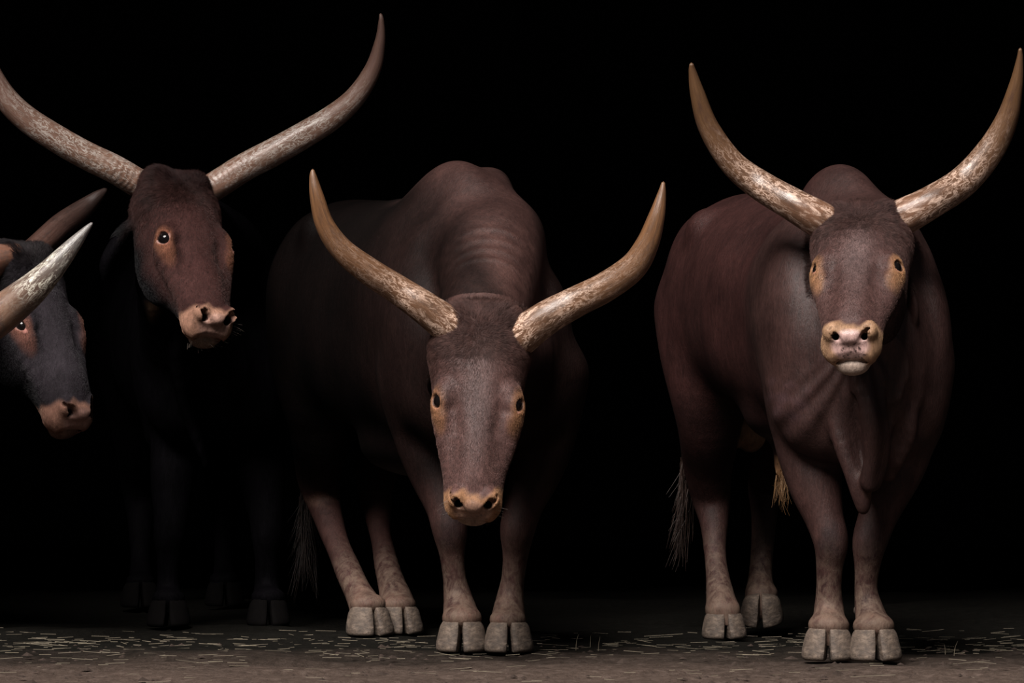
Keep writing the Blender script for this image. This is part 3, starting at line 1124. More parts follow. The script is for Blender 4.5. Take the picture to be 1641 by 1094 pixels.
# ------------------------------------------------------------------ the bull on the right
def right_bull():
    front = P(1382, 547, 0.0)
    Ob, yaw = (front[0], 0.0, 0.0), math.radians(12.5)
    H = (P(1380, 331, -0.20), rot_xyz(math.radians(-11), math.radians(49), math.radians(-2)))
    trunk = [(-0.20, .07, .96, .80), (-.15, .16, 1.10, .68), (-.04, .235, 1.28, .60), (.10, .262, 1.37, .585), (.28, .262, 1.39, .615), (.45, .268, 1.40, .66),
             (.80, .300, 1.43, .715), (1.05, .295, 1.45, .76), (1.28, .280, 1.46, .82), (1.45, .245, 1.42, .84), (1.58, .17, 1.32, .95), (1.66, .08, 1.2, 1.05)]
    lumps = [((0.01, .30, 1.36), (.116, .25, .158), .035),
             ((-.205, .08, .97), (.082, .16, .28), .045), ((.205, .06, .95), (.082, .16, .27), .045),     # shoulders
              ((-.13, .20, 1.10), (.13, .22, .22), .10), ((.13, .20, 1.06), (.12, .22, .20), .10),     # withers
             ((-.14, .02, .78), (.11, .12, .16), .06), ((.14, .02, .78), (.11, .12, .16), .06),     # breast, (.11, .12, .15), .06), ((.13, -.04, .78), (.11, .12, .15), .06),     # breast
             ((-.16, 1.30, 1.02), (.13, .24, .34), .07), ((.16, 1.32, 1.02), (.13, .24, .34), .07),   # haunches
             ((-.20, 1.12, 1.34), (.05, .06, .05), .07), ((.20, 1.12, 1.34), (.05, .06, .05), .07)]   # hip bones
    necks = [([list(P(1385, 385, -.06)) + [.125], list(P(1386, 400, .08)) + [.165], list(P(1386, 425, .22)) + [.175], list(P(1380, 455, .40)) + [.17]], .07),
             ([list(P(1384, 470, -.10)) + [.10], list(P(1390, 540, -.02)) + [.145], list(P(1388, 610, .06)) + [.19]], .07)]
    legs = [([(1290, 590, .14, .115), (1293, 690, .13, .100), (1303, 760, .10, .084), (1319, 825, .06, .058), (1331, 868, .035, .050), (1330, 905, .045, .037), (1329, 945, .05, .032), (1329, 976, .05, .039), (1328, 1004, .02, .046), (1327, 1024, .01, .048)], .05),
            ([(1462, 590, .10, .115), (1450, 690, .10, .095), (1432, 760, .08, .080), (1408, 825, .05, .056), (1394, 868, .03, .048), (1390, 905, .04, .036), (1388, 945, .05, .032), (1393, 976, .04, .039), (1400, 1004, .01, .046), (1403, 1024, .0, .048)], .05),
            ([(1130, 500, 1.30, .16), (1135, 600, 1.20, .135), (1138, 680, 1.22, .105), (1135, 750, 1.33, .078), (1139, 800, 1.38, .060), (1144, 840, 1.34, .045), (1147, 890, 1.28, .037), (1153, 945, 1.20, .043), (1158, 975, 1.15, .050), (1160, 993, 1.14, .052)], .05),
            ([(1300, 560, 1.55, .15), (1275, 650, 1.45, .12), (1243, 720, 1.55, .085), (1228, 775, 1.70, .060), (1225, 815, 1.68, .045), (1222, 865, 1.64, .038), (1219, 925, 1.58, .043), (1219, 950, 1.55, .050), (1220, 972, 1.54, .052)], .05)]
    hooves = [(onground(1327, -0.01), math.radians(-4), 1.08, 0), (onground(1402, -0.03), math.radians(6), 1.08, 0),
              (onground(1160, 1.13), math.radians(8), 0.98, 0), (onground(1221, 1.53, 0.035), math.radians(-8), 0.98, 0.35)]
    dew = [(P(1330, 985, .05), 0), (P(1390, 985, .05), 0), (P(1153, 955, 1.22), .1), (P(1217, 935, 1.6), -.1)]

    def extra(f, H, bw, Rb):
        # dewlap: a hanging sheet from the throat that ends in two lobes
        w = lambda a, b, y, r: list(P(a, b, y)) + [r]
        nx = (1.0, 0.15, 0.0)
        f.tube([w(1370, 560, -.20, .032), w(1382, 610, -.235, .027), w(1391, 680, -.25, .023), w(1394, 735, -.23, .021), w(1391, 768, -.21, .022), w(1394, 779, -.21, .014)], .026, 4)
        f.tube([w(1388, 565, -.17, .030), w(1408, 630, -.20, .023), w(1413, 700, -.21, .020), w(1409, 750, -.19, .020), w(1404, 777, -.19, .013)], .024, 4)
        f.tube([w(1382, 580, -.12, .10), w(1394, 680, -.13, .10), w(1397, 755, -.13, .06)], .03, 4, ((1, 0, 0), .35))
        f.tube([w(1330, 640, -.12, .030), w(1350, 715, -.15, .024), w(1366, 765, -.16, .020), w(1381, 800, -.16, .021), w(1384, 816, -.16, .013)], .028, 4)
        f.tube([w(1364, 680, -.10, .07), w(1376, 760, -.11, .045), w(1384, 800, -.12, .02)], .03, 4, ((1, 0, 0), .4))
        f.ell(P(1376, 705, -.05), (.055, .07, .10), None, .05)
        # skin fold down the chest and along the shoulder
        f.tube([w(1430, 640, -.08, .03), w(1440, 700, -.08, .035), w(1425, 760, -.06, .025)], .04, 4)
        f.tube([w(1318, 420, -.03, .03), w(1290, 480, .02, .035), w(1262, 540, .04, .035), w(1252, 610, .03, .03)], .045, 4)
        for q in ([w(1326, 480, -.10, .010), w(1330, 560, -.10, .013), w(1350, 620, -.11, .013), w(1368, 680, -.06, .010)],
                  [w(1306, 450, -.04, .010), w(1296, 540, -.06, .014), w(1316, 630, -.11, .014), w(1340, 700, -.04, .010)],
                  [w(1278, 500, .00, .010), w(1270, 580, -.04, .013), w(1288, 670, -.08, .012)],
                  [w(1438, 560, -.14, .010), w(1436, 630, -.14, .013), w(1420, 700, -.15, .012)],
                  [w(1468, 600, -.10, .010), w(1462, 670, -.11, .013), w(1440, 740, -.09, .010)]):
            f.tube(q, .035, 4)
        # loose skin pleated down from the throat over the breast
        T = P(1378, 520, -.15)

        def pleats(x, y, z):
            dx, dz = x - T[0], T[2] - z
            r_ = np.sqrt(dx * dx + dz * dz)
            ph = np.arctan2(dx, dz)
            m = sstep(r_, .08, .16) * (1 - sstep(r_, .34, .50)) * (1 - sstep(np.abs(ph), .45, .95)) * (1 - sstep(y, -.02, .10))
            return (0.0050 * m * np.sin(23 * ph + 1.6 * np.sin(4 * ph + 9 * r_) + 5 * r_)).astype(np.float32)
        f.put(T - np.array([.5, .35, .6]), T + np.array([.5, .30, .1]), pleats, 0, 'offset')
        # belly, sheath, scrotum
        f.ell(bw(0, .62, .73), (.17, .30, .08), Rb, .08)
        f.tube([w(1266, 680, .55, .045), w(1258, 725, .58, .032), w(1253, 758, .58, .018)], .04, 4)
        f.ell(P(1202, 690, 1.30), (.055, .05, .075), None, .03)
        ears(f, H, .6, 0, .84)
        # tail
        f.tube([w(1120, 430, 1.72, .035), w(1112, 560, 1.84, .024), w(1104, 680, 1.82, .018), w(1099, 760, 1.74, .014)], .03, 4)

    def paint(col, gloss, V, q):
        # redder, darker barrel and quarters behind the greyer shoulder
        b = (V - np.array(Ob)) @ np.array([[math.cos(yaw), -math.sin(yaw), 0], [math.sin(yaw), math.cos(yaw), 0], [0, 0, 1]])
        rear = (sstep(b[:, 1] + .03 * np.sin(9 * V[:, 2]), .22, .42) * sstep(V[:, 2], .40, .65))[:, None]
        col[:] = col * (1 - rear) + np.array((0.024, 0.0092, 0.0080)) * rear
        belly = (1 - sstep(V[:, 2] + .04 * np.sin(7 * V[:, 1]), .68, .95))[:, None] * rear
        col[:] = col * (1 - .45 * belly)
        coat_and_light_spots(col, V, [(P(1202, 700, 1.28), (.09, .10, .09), (0.20, 0.12, 0.065), .9),
                           (P(1331, 868, -.02), (.05, .06, .075), (0.018, 0.011, 0.011), .75), (P(1394, 868, -.02), (.05, .06, .075), (0.020, 0.012, 0.012), .6),
                           (P(1395, 775, -.15), (.05, .05, .06), (0.11, 0.065, 0.045), .5), (P(1382, 808, -.12), (.05, .05, .05), (0.11, 0.065, 0.045), .5),
                           (P(1288, 640, .0), (.12, .14, .10), (0.060, 0.036, 0.040), .5), (P(1258, 755, .58), (.05, .07, .06), (0.20, 0.11, 0.05), .8)])
        feet_paint(col, V, hooves)
    face = dict(ring=1.0, tan=TAN, tan2=(0.27, 0.165, 0.095), pad=(0.42, 0.285, 0.25), lip=(0.33, 0.265, 0.21), dark=DARKB, muzz=1.0, poll=0.45, freckle=1.0, facelift=1.0)
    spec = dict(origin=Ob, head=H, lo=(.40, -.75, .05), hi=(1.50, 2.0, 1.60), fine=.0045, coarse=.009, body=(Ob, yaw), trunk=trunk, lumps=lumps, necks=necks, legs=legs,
                hooves=hooves, dew=dew, extra=extra, paint=paint, coat=BROWN, face=face, chin=1.15)
    root, body, H, bw = animal('longhorn_bull', 'brown long-horned bull standing at the right, head raised, hanging dewlap', spec)
    hm = horn_material('horn_amber', (0.25, 0.130, 0.083), (0.105, 0.057, 0.035), (0.105, 0.056, 0.027), (0.62, 0.45, 0.36), (1.0, 0.8, 0.5, 0.25), 3.1, (0.07, 0.036, 0.022))
    horn('horn', [(1350, 372, -.08, 54), (1320, 355, -.15, 60), (1271, 328, -.16, 53), (1217, 296, -.10, 48), (1172, 260, -.10, 41), (1136, 205, -.12, 34), (1118, 150, -.15, 24), (1110, 116, -.17, 13), (1108, 103, -.18, 7)], hm, root)
    horn('horn', [(1410, 370, -.08, 54), (1439, 352, -.15, 60), (1490, 325, -.16, 53), (1545, 289, -.10, 50), (1587, 241, -.10, 45), (1614, 190, -.12, 36), (1628, 138, -.15, 23), (1634, 98, -.17, 12), (1635, 79, -.18, 6)], hm, root)
    r = random.Random(4)
    lines = []
    for i in range(150):
        a, b = r.uniform(1092, 1107), r.uniform(725, 790)
        y = 1.72 + r.uniform(-.02, .03)
        dx = r.uniform(-26, 4)
        ln = r.uniform(60, 135)
        lines.append([P(a + dx * t * t + 3 * math.sin(4 * t + i), b + ln * t, y + .02 * math.sin(3 * t + i)) for t in (0, .25, .5, .75, 1)])
    strands('tail_tuft', lines, .0022, M_BROWNHAIR, root, label='loose dark tail switch')
    lines = []
    for i in range(70):
        a, b = r.uniform(1243, 1264), r.uniform(742, 768)
        lines.append([P(a + r.uniform(-12, 8) * t * t, b + r.uniform(15, 62) * t, .57 + r.uniform(-.02, .02)) for t in (0, .3, .65, 1)])
    strands('sheath_tuft', lines, .0013, M_TANHAIR, root, label='tan tuft of hair under the belly')
    return root


RB = right_bull()
# ------------------------------------------------------------------ the bull in the middle, head lowered
def middle_bull():
    front = P(778, 547, 0.45)
    Ob, yaw = (front[0], 0.45, 0.0), math.radians(20)
    H = (P(772, 511, -0.22), rot_xyz(math.radians(1.7), math.radians(16), math.radians(2.9)))
    trunk = [(-0.20, .07, .96, .80), (-.15, .16, 1.10, .68), (-.04, .235, 1.28, .60), (.10, .270, 1.40, .585), (.28, .285, 1.45, .60), (.50, .295, 1.44, .62),
             (.80, .310, 1.43, .64), (1.05, .305, 1.44, .68), (1.28, .290, 1.45, .74), (1.45, .245, 1.40, .84), (1.56, .17, 1.30, .95), (1.63, .08, 1.2, 1.05)]
    lumps = [((0.01, .30, 1.38), (.115, .27, .165), .07),
             ((-.21, .08, .95), (.085, .17, .25), .06), ((.21, .06, .95), (.085, .17, .25), .06),
             ((-.14, -.04, .80), (.11, .12, .15), .06), ((.14, -.04, .80), (.11, .12, .15), .06),
             ((-.16, 1.28, 1.02), (.13, .24, .34), .07), ((.16, 1.28, 1.02), (.13, .24, .34), .07),
             ((-.20, 1.10, 1.34), (.05, .06, .05), .07), ((.20, 1.10, 1.34), (.05, .06, .05), .07)]
    w = lambda a, b, y, r: list(P(a, b, y)) + [r]
    necks = [([w(772, 545, -.06, .105), w(776, 510, .05, .13), w(782, 470, .18, .145), w(786, 420, .36, .16), w(788, 390, .55, .17)], .06),       # nape
             ([w(778, 600, .02, .11), w(782, 580, .18, .16), w(782, 560, .36, .21)], .07)]
    legs = [([(672, 600, .58, .12), (682, 690, .58, .105), (698, 755, .55, .085), (714, 815, .50, .062), (721, 850, .475, .054), (725, 885, .49, .040), (729, 925, .50, .035), (734, 958, .50, .042), (738, 985, .47, .051), (740, 1004, .46, .053)], .05),
            ([(882, 600, .52, .12), (874, 690, .54, .100), (858, 755, .53, .082), (838, 815, .49, .061), (829, 850, .465, .053), (826, 885, .48, .039), (822, 925, .49, .035), (818, 958, .49, .042), (816, 985, .46, .051), (815, 1006, .44, .053)], .05),
            ([(515, 520, 1.75, .16), (520, 620, 1.62, .135), (516, 700, 1.66, .100), (510, 760, 1.78, .074), (518, 800, 1.80, .060), (530, 840, 1.73, .046), (548, 890, 1.60, .039), (572, 945, 1.45, .045), (585, 972, 1.38, .052), (590, 990, 1.36, .054)], .05),
            ([(640, 540, 1.90, .16), (632, 640, 1.75, .130), (612, 715, 1.82, .090), (600, 775, 1.95, .062), (604, 815, 1.90, .047), (612, 870, 1.75, .039), (628, 935, 1.55, .045), (637, 965, 1.48, .052), (640, 983, 1.46, .054)], .05)]
    hooves = [(onground(740, .42), math.radians(-3), 1.08, 0), (onground(815, .40), math.radians(4), 1.04, 0),
              (onground(592, 1.32), math.radians(22), 1.06, 0), (onground(642, 1.42), math.radians(16), 1.0, 0)]
    dew = [(P(733, 968, .52), 0), (P(818, 968, .5), 0), (P(575, 950, 1.46), .3), (P(631, 945, 1.56), .2)]

    def extra(f, H, bw, Rb):
        f.tube([w(788, 300, .80, .06), w(791, 335, .58, .06), w(790, 395, .42, .06), w(784, 450, .22, .05)], .06, 4)   # crest of the neck
        A0, A1 = P(776, 510, .05), P(783, 462, .21)         # skin rolls across the nape
        ax_ = (A1 - A0) / np.linalg.norm(A1 - A0)
        nn = np.array([0, -1.0, 1.0])
        nn -= ax_ * (nn @ ax_)
        nn /= np.linalg.norm(nn)
        lat = np.cross(ax_, nn)
        for t, rr_, sp in ((.62, .136, 1.15), (.92, .140, 1.1), (1.22, .143, 1.2), (1.55, .147, .8)):
            c0 = A0 + (A1 - A0) * t
            q = [list(c0 + (rr_ + .002) * (math.sin(ph * sp) * lat + math.cos(ph * sp) * nn) - ax_ * .03 * (1 - math.cos(ph))) + [r_] for ph, r_ in ((-1, .003), (-.5, .006), (0, .0075), (.5, .006), (1, .003))]
            f.tube(q, .018, 4)
        f.ell(bw(0, .62, .63), (.17, .30, .10), Rb, .08)
        f.tube([w(776, 660, .40, .06), w(780, 740, .40, .035), w(782, 790, .42, .02)], .05, 4, ((1, 0, 0), .5))      # dewlap behind the face
        f.tube([w(500, 420, 2.05, .035), w(486, 540, 2.12, .024), w(484, 680, 2.10, .018), w(490, 800, 2.06, .014)], .03, 4)   # tail
        ears(f, H, .6, 0, .84)

    def paint(col, gloss, V, q):
        coat_and_light_spots(col, V, [(P(721, 850, .43), (.05, .06, .075), (0.016, 0.010, 0.010), .7), (P(829, 850, .42), (.05, .06, .075), (0.04, 0.022, 0.018), .5),
                           (P(512, 800, 1.80), (.07, .12, .035), (0.12, 0.07, 0.05), .5), (P(784, 445, .12), (.20, .34, .20), (0.064, 0.033, 0.027), .7)])  # last spot: light on the nape painted into the coat
        # shade painted into the sides, deeper rearward; crest, hump and lower legs stay brown
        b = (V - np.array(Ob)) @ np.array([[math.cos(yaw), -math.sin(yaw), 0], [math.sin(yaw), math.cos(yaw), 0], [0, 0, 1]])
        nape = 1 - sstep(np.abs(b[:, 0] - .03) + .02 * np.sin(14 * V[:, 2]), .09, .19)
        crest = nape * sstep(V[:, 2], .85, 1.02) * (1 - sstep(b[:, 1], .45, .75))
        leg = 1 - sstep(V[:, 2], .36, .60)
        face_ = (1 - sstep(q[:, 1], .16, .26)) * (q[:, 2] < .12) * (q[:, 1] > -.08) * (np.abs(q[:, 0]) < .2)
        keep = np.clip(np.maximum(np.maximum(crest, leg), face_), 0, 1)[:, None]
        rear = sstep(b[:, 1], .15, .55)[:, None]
        side_shade = (.24 - .18 * rear)
        col[:] = col * (side_shade + (1 - side_shade) * keep)
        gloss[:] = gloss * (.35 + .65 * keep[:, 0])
        feet_paint(col, V, hooves, (0.10, 0.062, 0.046))
    face = dict(ring=.8, tan=(0.22, 0.108, 0.050), tan2=(0.25, 0.135, 0.070), pad=(0.28, 0.17, 0.115), lip=(0.30, 0.22, 0.16), dark=DARKB, muzz=1.0, poll=0.30, freckle=.4, facelift=1.0)
    x0 = front[0]
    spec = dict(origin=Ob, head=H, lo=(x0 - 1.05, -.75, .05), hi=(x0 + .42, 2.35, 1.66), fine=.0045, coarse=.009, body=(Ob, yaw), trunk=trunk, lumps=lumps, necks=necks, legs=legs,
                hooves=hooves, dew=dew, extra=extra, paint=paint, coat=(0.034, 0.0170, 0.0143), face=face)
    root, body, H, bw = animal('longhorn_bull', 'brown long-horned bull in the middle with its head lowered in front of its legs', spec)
    hm = horn_material('horn_chestnut', (0.25, 0.130, 0.080), (0.115, 0.062, 0.037), (0.155, 0.078, 0.037), (0.64, 0.46, 0.36), (1.0, 0.8, 0.45, 0.25), 8.4, (0.075, 0.040, 0.024))
    horn('horn', [(768, 560, -.06, 54), (732, 531, -.155, 61), (680, 493, -.19, 53), (636, 463, -.19, 47), (590, 434, -.22, 44), (548, 400, -.25, 38), (521, 360, -.27, 31), (508, 315, -.28, 23), (502, 285, -.28, 13), (501, 273, -.28, 6)], hm, root)
    horn('horn', [(794, 570, -.06, 54), (831, 542, -.155, 61), (877, 508, -.19, 55), (923, 483, -.19, 50), (970, 460, -.22, 48), (1014, 428, -.25, 45), (1038, 390, -.27, 37), (1052, 348, -.28, 27), (1060, 313, -.28, 15), (1063, 293, -.28, 6)], hm, root)
    r = random.Random(9)
    lines = []
    for i in range(170):
        a, b = r.uniform(482, 502), r.uniform(770, 830)
        dx = r.uniform(-26, 16)
        ln = r.uniform(50, 140)
        lines.append([P(a + dx * t * t + 4 * math.sin(4 * t + i), b + ln * t, 2.06 + .03 * math.sin(3 * t + i)) for t in (0, .25, .5, .75, 1)])
    strands('tail_tuft', lines, .0018, M_BLACKHAIR, root, label='loose dark tail switch')
    whiskers(H, 40, 2, root)
    return root, body, H


# ------------------------------------------------------------------ the two dark animals on the left
def left_pair():
    w = lambda a, b, y, r: list(P(a, b, y)) + [r]
    SHADED_COAT = (0.0026, 0.0024, 0.0030)  # near-black coat colour stands in for shade on both bodies
    # --- wide-horned cow, further back
    front = P(345, 547, 1.95)
    Ob, yaw = (front[0], 1.95, 0.0), math.radians(10)
    H = (P(296, 283, 1.30), rot_xyz(math.radians(36), math.radians(36), math.radians(8)))
    trunk = [(-0.20, .07, .96, .80), (-.15, .16, 1.10, .68), (-.04, .22, 1.24, .60), (.10, .25, 1.32, .585), (.28, .265, 1.36, .60), (.50, .275, 1.36, .62),
             (.80, .29, 1.36, .64), (1.05, .285, 1.37, .68), (1.28, .27, 1.37, .74), (1.45, .235, 1.32, .84), (1.56, .16, 1.25, .95), (1.63, .08, 1.15, 1.02)]
    lumps = [((0, .28, 1.28), (.12, .25, .13), .07), ((-.19, .08, .93), (.085, .17, .25), .06), ((.19, .06, .93), (.085, .17, .25), .06),
             ((-.13, -.04, .78), (.11, .12, .15), .06), ((.13, -.04, .78), (.11, .12, .15), .06),
             ((-.15, 1.28, .98), (.13, .24, .32), .07), ((.15, 1.28, .98), (.13, .24, .32), .07)]
    necks = [([w(290, 345, 1.44, .11), w(300, 375, 1.60, .15), w(318, 410, 1.85, .20), w(330, 430, 2.1, .22)], .06),
             ([w(262, 455, 1.56, .09), w(280, 510, 1.70, .12), w(310, 560, 1.9, .18)], .06)]

    def foreleg(px, y, pk):
        return [(px + pk * 30, 600, y + .12, .11), (px + pk * 25, 690, y + .12, .095), (px + pk * 15, 760, y + .08, .078), (px + pk * 4, 830, y + .03, .056), (px, 860, y + .02, .051), (px, 890, y + .03, .039), (px, 930, y + .04, .035), (px, 955, y + .03, .042), (px, 975, y, .050)]

    def hindleg(px, y):
        return [(px, 520, y, .15), (px, 620, y - .12, .13), (px, 700, y - .05, .10), (px, 760, y + .08, .072), (px, 800, y + .12, .056), (px, 840, y + .08, .043), (px, 890, y + .02, .037), (px, 930, y - .05, .043), (px, 955, y - .1, .050)]
    legs = [(foreleg(270, 1.90, .6), .05), (foreleg(428, 1.95, -.6), .05), (hindleg(225, 3.3), .05), (hindleg(360, 3.4), .05)]
    hooves = [(onground(270, 1.87), 0, 1.0, 0), (onground(430, 1.92), .1, 1.0, 0), (onground(225, 3.17), .1, .98, 0), (onground(360, 3.27), .1, .98, 0)]
    dew = [(P(270, 960, 1.95), 0), (P(428, 960, 2.0), 0), (P(225, 935, 3.3), 0), (P(360, 935, 3.4), 0)]

    def extra(f, H, bw, Rb):
        f.ell(bw(0, .62, .63), (.16, .30, .10), Rb, .08)
        f.tube([w(285, 560, 1.62, .06), w(300, 650, 1.72, .045), w(330, 740, 1.78, .03)], .05, 4, ((1, 0, 0), .5))
        f.tube([w(236, 430, 1.50, .03), w(243, 480, 1.48, .034), w(246, 512, 1.52, .024)], .06, 4)
        f.tube([w(250, 430, 3.62, .03), w(240, 560, 3.68, .022), w(240, 720, 3.66, .016)], .03, 4)
        ears(f, H, 1.0, .02)

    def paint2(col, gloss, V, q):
        # brown face dimmed, coat blackened behind the jaw: shade put into the colour
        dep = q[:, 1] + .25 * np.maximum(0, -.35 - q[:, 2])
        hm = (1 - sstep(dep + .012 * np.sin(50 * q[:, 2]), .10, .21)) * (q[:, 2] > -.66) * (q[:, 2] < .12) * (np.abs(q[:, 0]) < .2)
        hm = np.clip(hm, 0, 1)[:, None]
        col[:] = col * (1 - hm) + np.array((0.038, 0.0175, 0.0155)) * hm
        coat_and_light_spots(col, V, [(P(243, 500, 1.44), (.035, .08, .05), (0.055, 0.034, 0.02), .6)])
    face = dict(ring=1.0, tan=(0.155, 0.066, 0.038), tan2=(0.26, 0.148, 0.100), pad=(0.31, 0.19, 0.145), lip=(0.21, 0.15, 0.11), dark=(0.018, 0.009, 0.009), muzz=1.0, poll=0.75, pinkduct=.9, lid=.8)
    x0 = front[0]
    spec = dict(origin=Ob, head=H, lo=(x0 - .75, .75, .05), hi=(x0 + .40, 3.80, 1.62), fine=.0045, coarse=.014, body=(Ob, yaw), trunk=trunk, lumps=lumps, necks=necks, legs=legs,
                hooves=hooves, dew=dew, extra=extra, paint=paint2, coat=SHADED_COAT, face=face, gloss=.0, claw=CLAW_SHADED, dusty=.0)
    root2, body2, H2, _ = animal('longhorn_cow', 'dark cow with a brown face looking right, widest sweeping grey-brown horns', spec)
    hm = horn_material('horn_grey_brown', (0.22, 0.125, 0.092), (0.185, 0.112, 0.082), (0.15, 0.090, 0.076), (0.48, 0.44, 0.40), (0.25, 0.7, 0.65, 0.5), 1.7, (0.15, 0.085, 0.06), rings=0.25)
    horn('horn', [(268, 318, 1.40, 46), (240, 304, 1.38, 47), (187, 273, 1.34, 46), (140, 250, 1.32, 45), (90, 222, 1.30, 44), (43, 191, 1.28, 42), (8, 155, 1.26, 38), (-17, 108, 1.24, 30), (-31, 55, 1.22, 19), (-34, 18, 1.20, 7)], hm, root2)
    horn('horn', [(318, 312, 1.42, 45), (344, 298, 1.44, 46), (390, 269, 1.46, 45), (437, 244, 1.47, 45), (484, 218, 1.47, 43), (530, 190, 1.46, 40), (569, 156, 1.44, 34), (597, 112, 1.42, 27), (609, 66, 1.40, 17), (611, 34, 1.39, 9), (610, 23, 1.39, 5)], hm, root2)
    whiskers(H2, 60, 6, root2, .026)

    # --- cow at the edge of the picture, head turned right
    front = P(-190, 547, 1.5)
    Ob, yaw = (front[0], 1.5, 0.0), math.radians(28)
    H = (P(52, 404, 1.0), rot_xyz(math.radians(45), math.radians(27), 0))
    necks = [([w(25, 450, 1.14, .11), w(-30, 470, 1.28, .15), w(-100, 475, 1.5, .19), w(-160, 470, 1.7, .21)], .06),
             ([w(-12, 560, 1.20, .09), w(-70, 590, 1.35, .13), w(-130, 610, 1.5, .18)], .06)]
    legs = [(foreleg(-250, 1.50, .6), .05), (foreleg(-120, 1.55, -.6), .05), (hindleg(-430, 2.7), .05), (hindleg(-330, 2.9), .05)]
    hooves = [(onground(-250, 1.47), 0, 1.0, 0), (onground(-120, 1.52), .1, 1.0, 0), (onground(-430, 2.57), .3, .98, 0), (onground(-330, 2.77), .3, .98, 0)]
    dew = []

    def extra1(f, H, bw, Rb):
        f.ell(bw(0, .62, .63), (.16, .30, .10), Rb, .08)
        f.tube([w(-60, 620, 1.25, .05), w(-90, 700, 1.35, .04)], .05, 4)
        ears(f, H, .9)

    def paint1(col, gloss, V, q):
        dep = q[:, 1] + .2 * np.maximum(0, -.35 - q[:, 2])
        hm = (1 - sstep(dep, .06, .17)) * (q[:, 2] > -.66) * (q[:, 2] < .10) * (np.abs(q[:, 0]) < .2)
        hm = np.clip(hm, 0, 1)[:, None]
        col[:] = col * (1 - hm) + np.array((0.021, 0.018, 0.021)) * hm
    face = dict(ring=.9, tan=(0.15, 0.066, 0.046), tan2=(0.21, 0.115, 0.082), pad=(0.32, 0.19, 0.15), lip=(0.16, 0.10, 0.075), dark=(0.014, 0.011, 0.012), muzz=1.0, poll=0.9, pinkduct=1.0, lid=.8)
    x0 = front[0]
    spec = dict(origin=Ob, head=H, lo=(x0 - 1.1, .45, .05), hi=(x0 + .75, 3.3, 1.6), fine=.0048, coarse=.015, body=(Ob, yaw), trunk=trunk, lumps=lumps, necks=necks, legs=legs,
                hooves=hooves, dew=dew, extra=extra1, paint=paint1, coat=SHADED_COAT, face=face, gloss=.0, claw=CLAW_SHADED, dusty=.0)
    root1, body1, H1, _ = animal('longhorn_cow', 'dark cow at the left edge, grey-black face in three-quarter profile', spec)
    hm = horn_material('horn_slate', (0.36, 0.18, 0.11), (0.25, 0.155, 0.11), (0.17, 0.16, 0.17), (0.80, 0.77, 0.66), (0.0, 0.0, 0.1, 0.9), 5.2, (0.10, 0.07, 0.06),
                       [(0.0, (0.17, 0.085, 0.06)), (0.55, (0.26, 0.125, 0.075)), (0.66, (0.19, 0.11, 0.075)), (0.78, (0.12, 0.085, 0.068)), (0.88, (0.115, 0.105, 0.10)), (1.0, (0.10, 0.10, 0.108))],
                       [(0.0, 0.0), (0.72, 0.05), (0.80, 0.9), (0.87, 0.8), (0.92, 0.15)])
    horn('horn', [(22, 412, 1.02, 50), (-10, 420, .94, 54), (-52, 446, .80, 60), (-80, 490, .66, 64), (-66, 528, .55, 66), (-20, 518, .48, 66), (38, 474, .44, 55), (77, 438, .42, 42), (115, 395, .42, 26), (138, 368, .42, 12), (147, 358, .42, 5)], hm, root1, 'near horn with a pale flaked band below its grey tip')
    hm2 = horn_material('horn_shadow', (0.060, 0.030, 0.023), (0.050, 0.027, 0.022), (0.030, 0.019, 0.017), (0.10, 0.07, 0.06), (0.0, 0.1, 0.1, 0.0), 2.2, (0.02, 0.012, 0.010))  # far horn's shade is put into its dark colours
    horn('horn', [(48, 408, 1.10, 42), (66, 392, 1.14, 43), (100, 360, 1.22, 40), (134, 334, 1.28, 32), (156, 315, 1.30, 20), (169, 304, 1.31, 8)], hm2, root1)
    return (root2, body2, H2), (root1, body1, H1)


MB = middle_bull()
LP = left_pair()


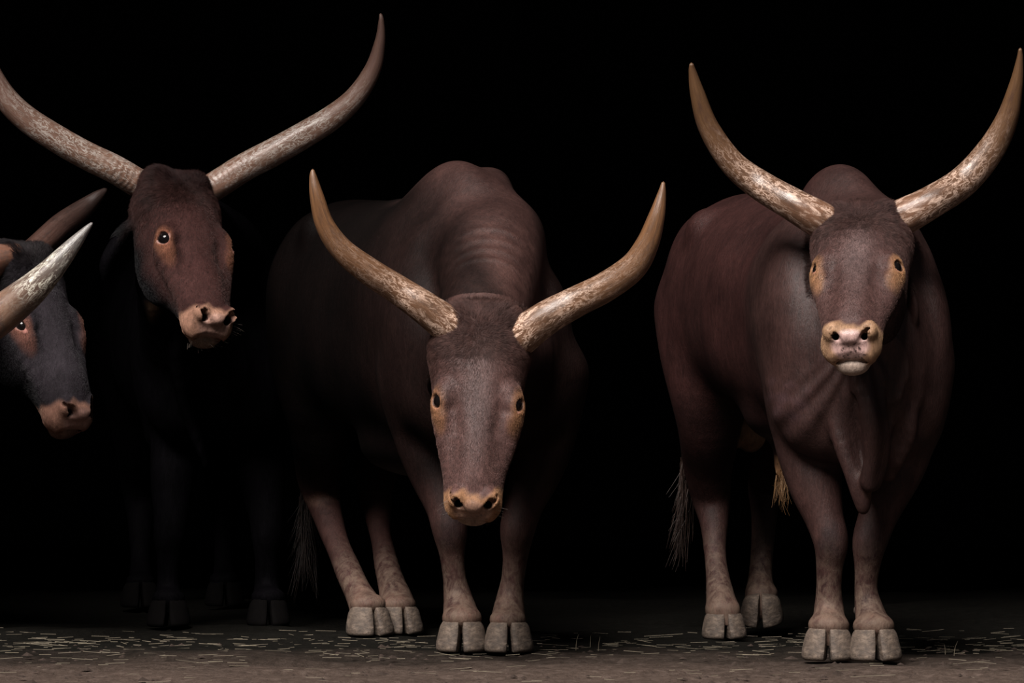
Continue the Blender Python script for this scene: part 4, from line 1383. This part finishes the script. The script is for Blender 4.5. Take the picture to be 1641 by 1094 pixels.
# ------------------------------------------------------------------ straw and crumbs on the floor
def litter():
    r = random.Random(21)
    V, F = [], []

    def stick(p, a, ln, wd, lift):
        d = np.array([math.cos(a), math.sin(a), lift])
        n = np.array([-math.sin(a), math.cos(a), 0])
        u = np.array([0, 0, 1.0])
        k = len(V)
        for t in (-.5, .5):
            for (i, j) in ((-1, 0), (0, 1), (1, 0)):
                V.append(np.array(p) + d * ln * t + n * wd * i * .5 + u * wd * .6 * j)
        F.extend([(k, k + 3, k + 4, k + 1), (k + 1, k + 4, k + 5, k + 2), (k + 2, k + 5, k + 3, k), (k, k + 1, k + 2), (k + 5, k + 4, k + 3)])
    for i in range(650):
        x = r.uniform(-1.9, 1.9)
        y = r.gauss(.75, .38) if r.random() < .75 else r.uniform(-1.1, 1.4)
        a = r.gauss(0, .45)
        if any(math.hypot(x - p[0], y - p[1]) < .16 for p in HOOF_SPOTS):
            continue
        stick((x, y, .001), a, r.uniform(.012, .075) * (1 if r.random() < .85 else 1.8), r.uniform(.0009, .0022), r.gauss(0, .05))
    o = link('straw_litter', mesh('straw_litter', V, F), M_STRAW, None, False)
    o['kind'] = 'stuff'
    o['label'] = 'loose bits of straw strewn over the earth floor'
    o['category'] = 'straw'
    V, F = [], []
    for i in range(520):
        x, y = r.uniform(-2, 2), r.uniform(-1.2, .8)
        if any(math.hypot(x - p[0], y - p[1]) < .13 for p in HOOF_SPOTS):
            continue
        q = r.uniform(.003, .011) * (1 if r.random() < .9 else 1.8)
        k = len(V)
        pts = [(1, 0, 0), (0, 1, 0), (-1, 0, 0), (0, -1, 0), (0, 0, .7)]
        for a in pts:
            V.append((x + q * a[0] * r.uniform(.7, 1.6), y + q * a[1] * r.uniform(.6, 1.2), -.004 + q * a[2] * r.uniform(.6, 1.1)))
        F.extend([(k, k + 1, k + 4), (k + 1, k + 2, k + 4), (k + 2, k + 3, k + 4), (k + 3, k, k + 4)])
    o = link('soil_crumbs', mesh('soil_crumbs', V, F), plain('dark_crumb', (0.028, 0.019, 0.015), .9, .2), None, False)
    o['kind'] = 'stuff'
    o['label'] = 'small dark crumbs of earth scattered on the floor'
    o['category'] = 'earth'
    spots = [(923, .55, 24, 4, 'thin straw stalk standing upright, leftmost of the three right of the middle bull'), (946, .70, 18, 1, 'short straw stalk standing upright, middle of the three right of the middle bull'),
             (959, .50, 22, 3, 'bent straw stalk standing upright, rightmost of the three right of the middle bull'), (1515, .30, 16, -2, 'short straw stalk right of the right bull, left one of two'),
             (1529, .25, 22, 6, 'leaning straw stalk right of the right bull, right one of two')]
    for px, y, hpx, lean, lab in spots:
        b = np.array(onground(px, y))
        hh = hpx / PXM
        L = [b + np.array([lean / PXM * t * t, 0, hh * t]) for t in (-.1, .3, .65, 1)]
        o = strands('straw_stalk', [L], .0016, M_STRAW, None, None, lab)
        o['category'] = 'straw'
        o['group'] = 'upright straw stalks on the floor'


litter()
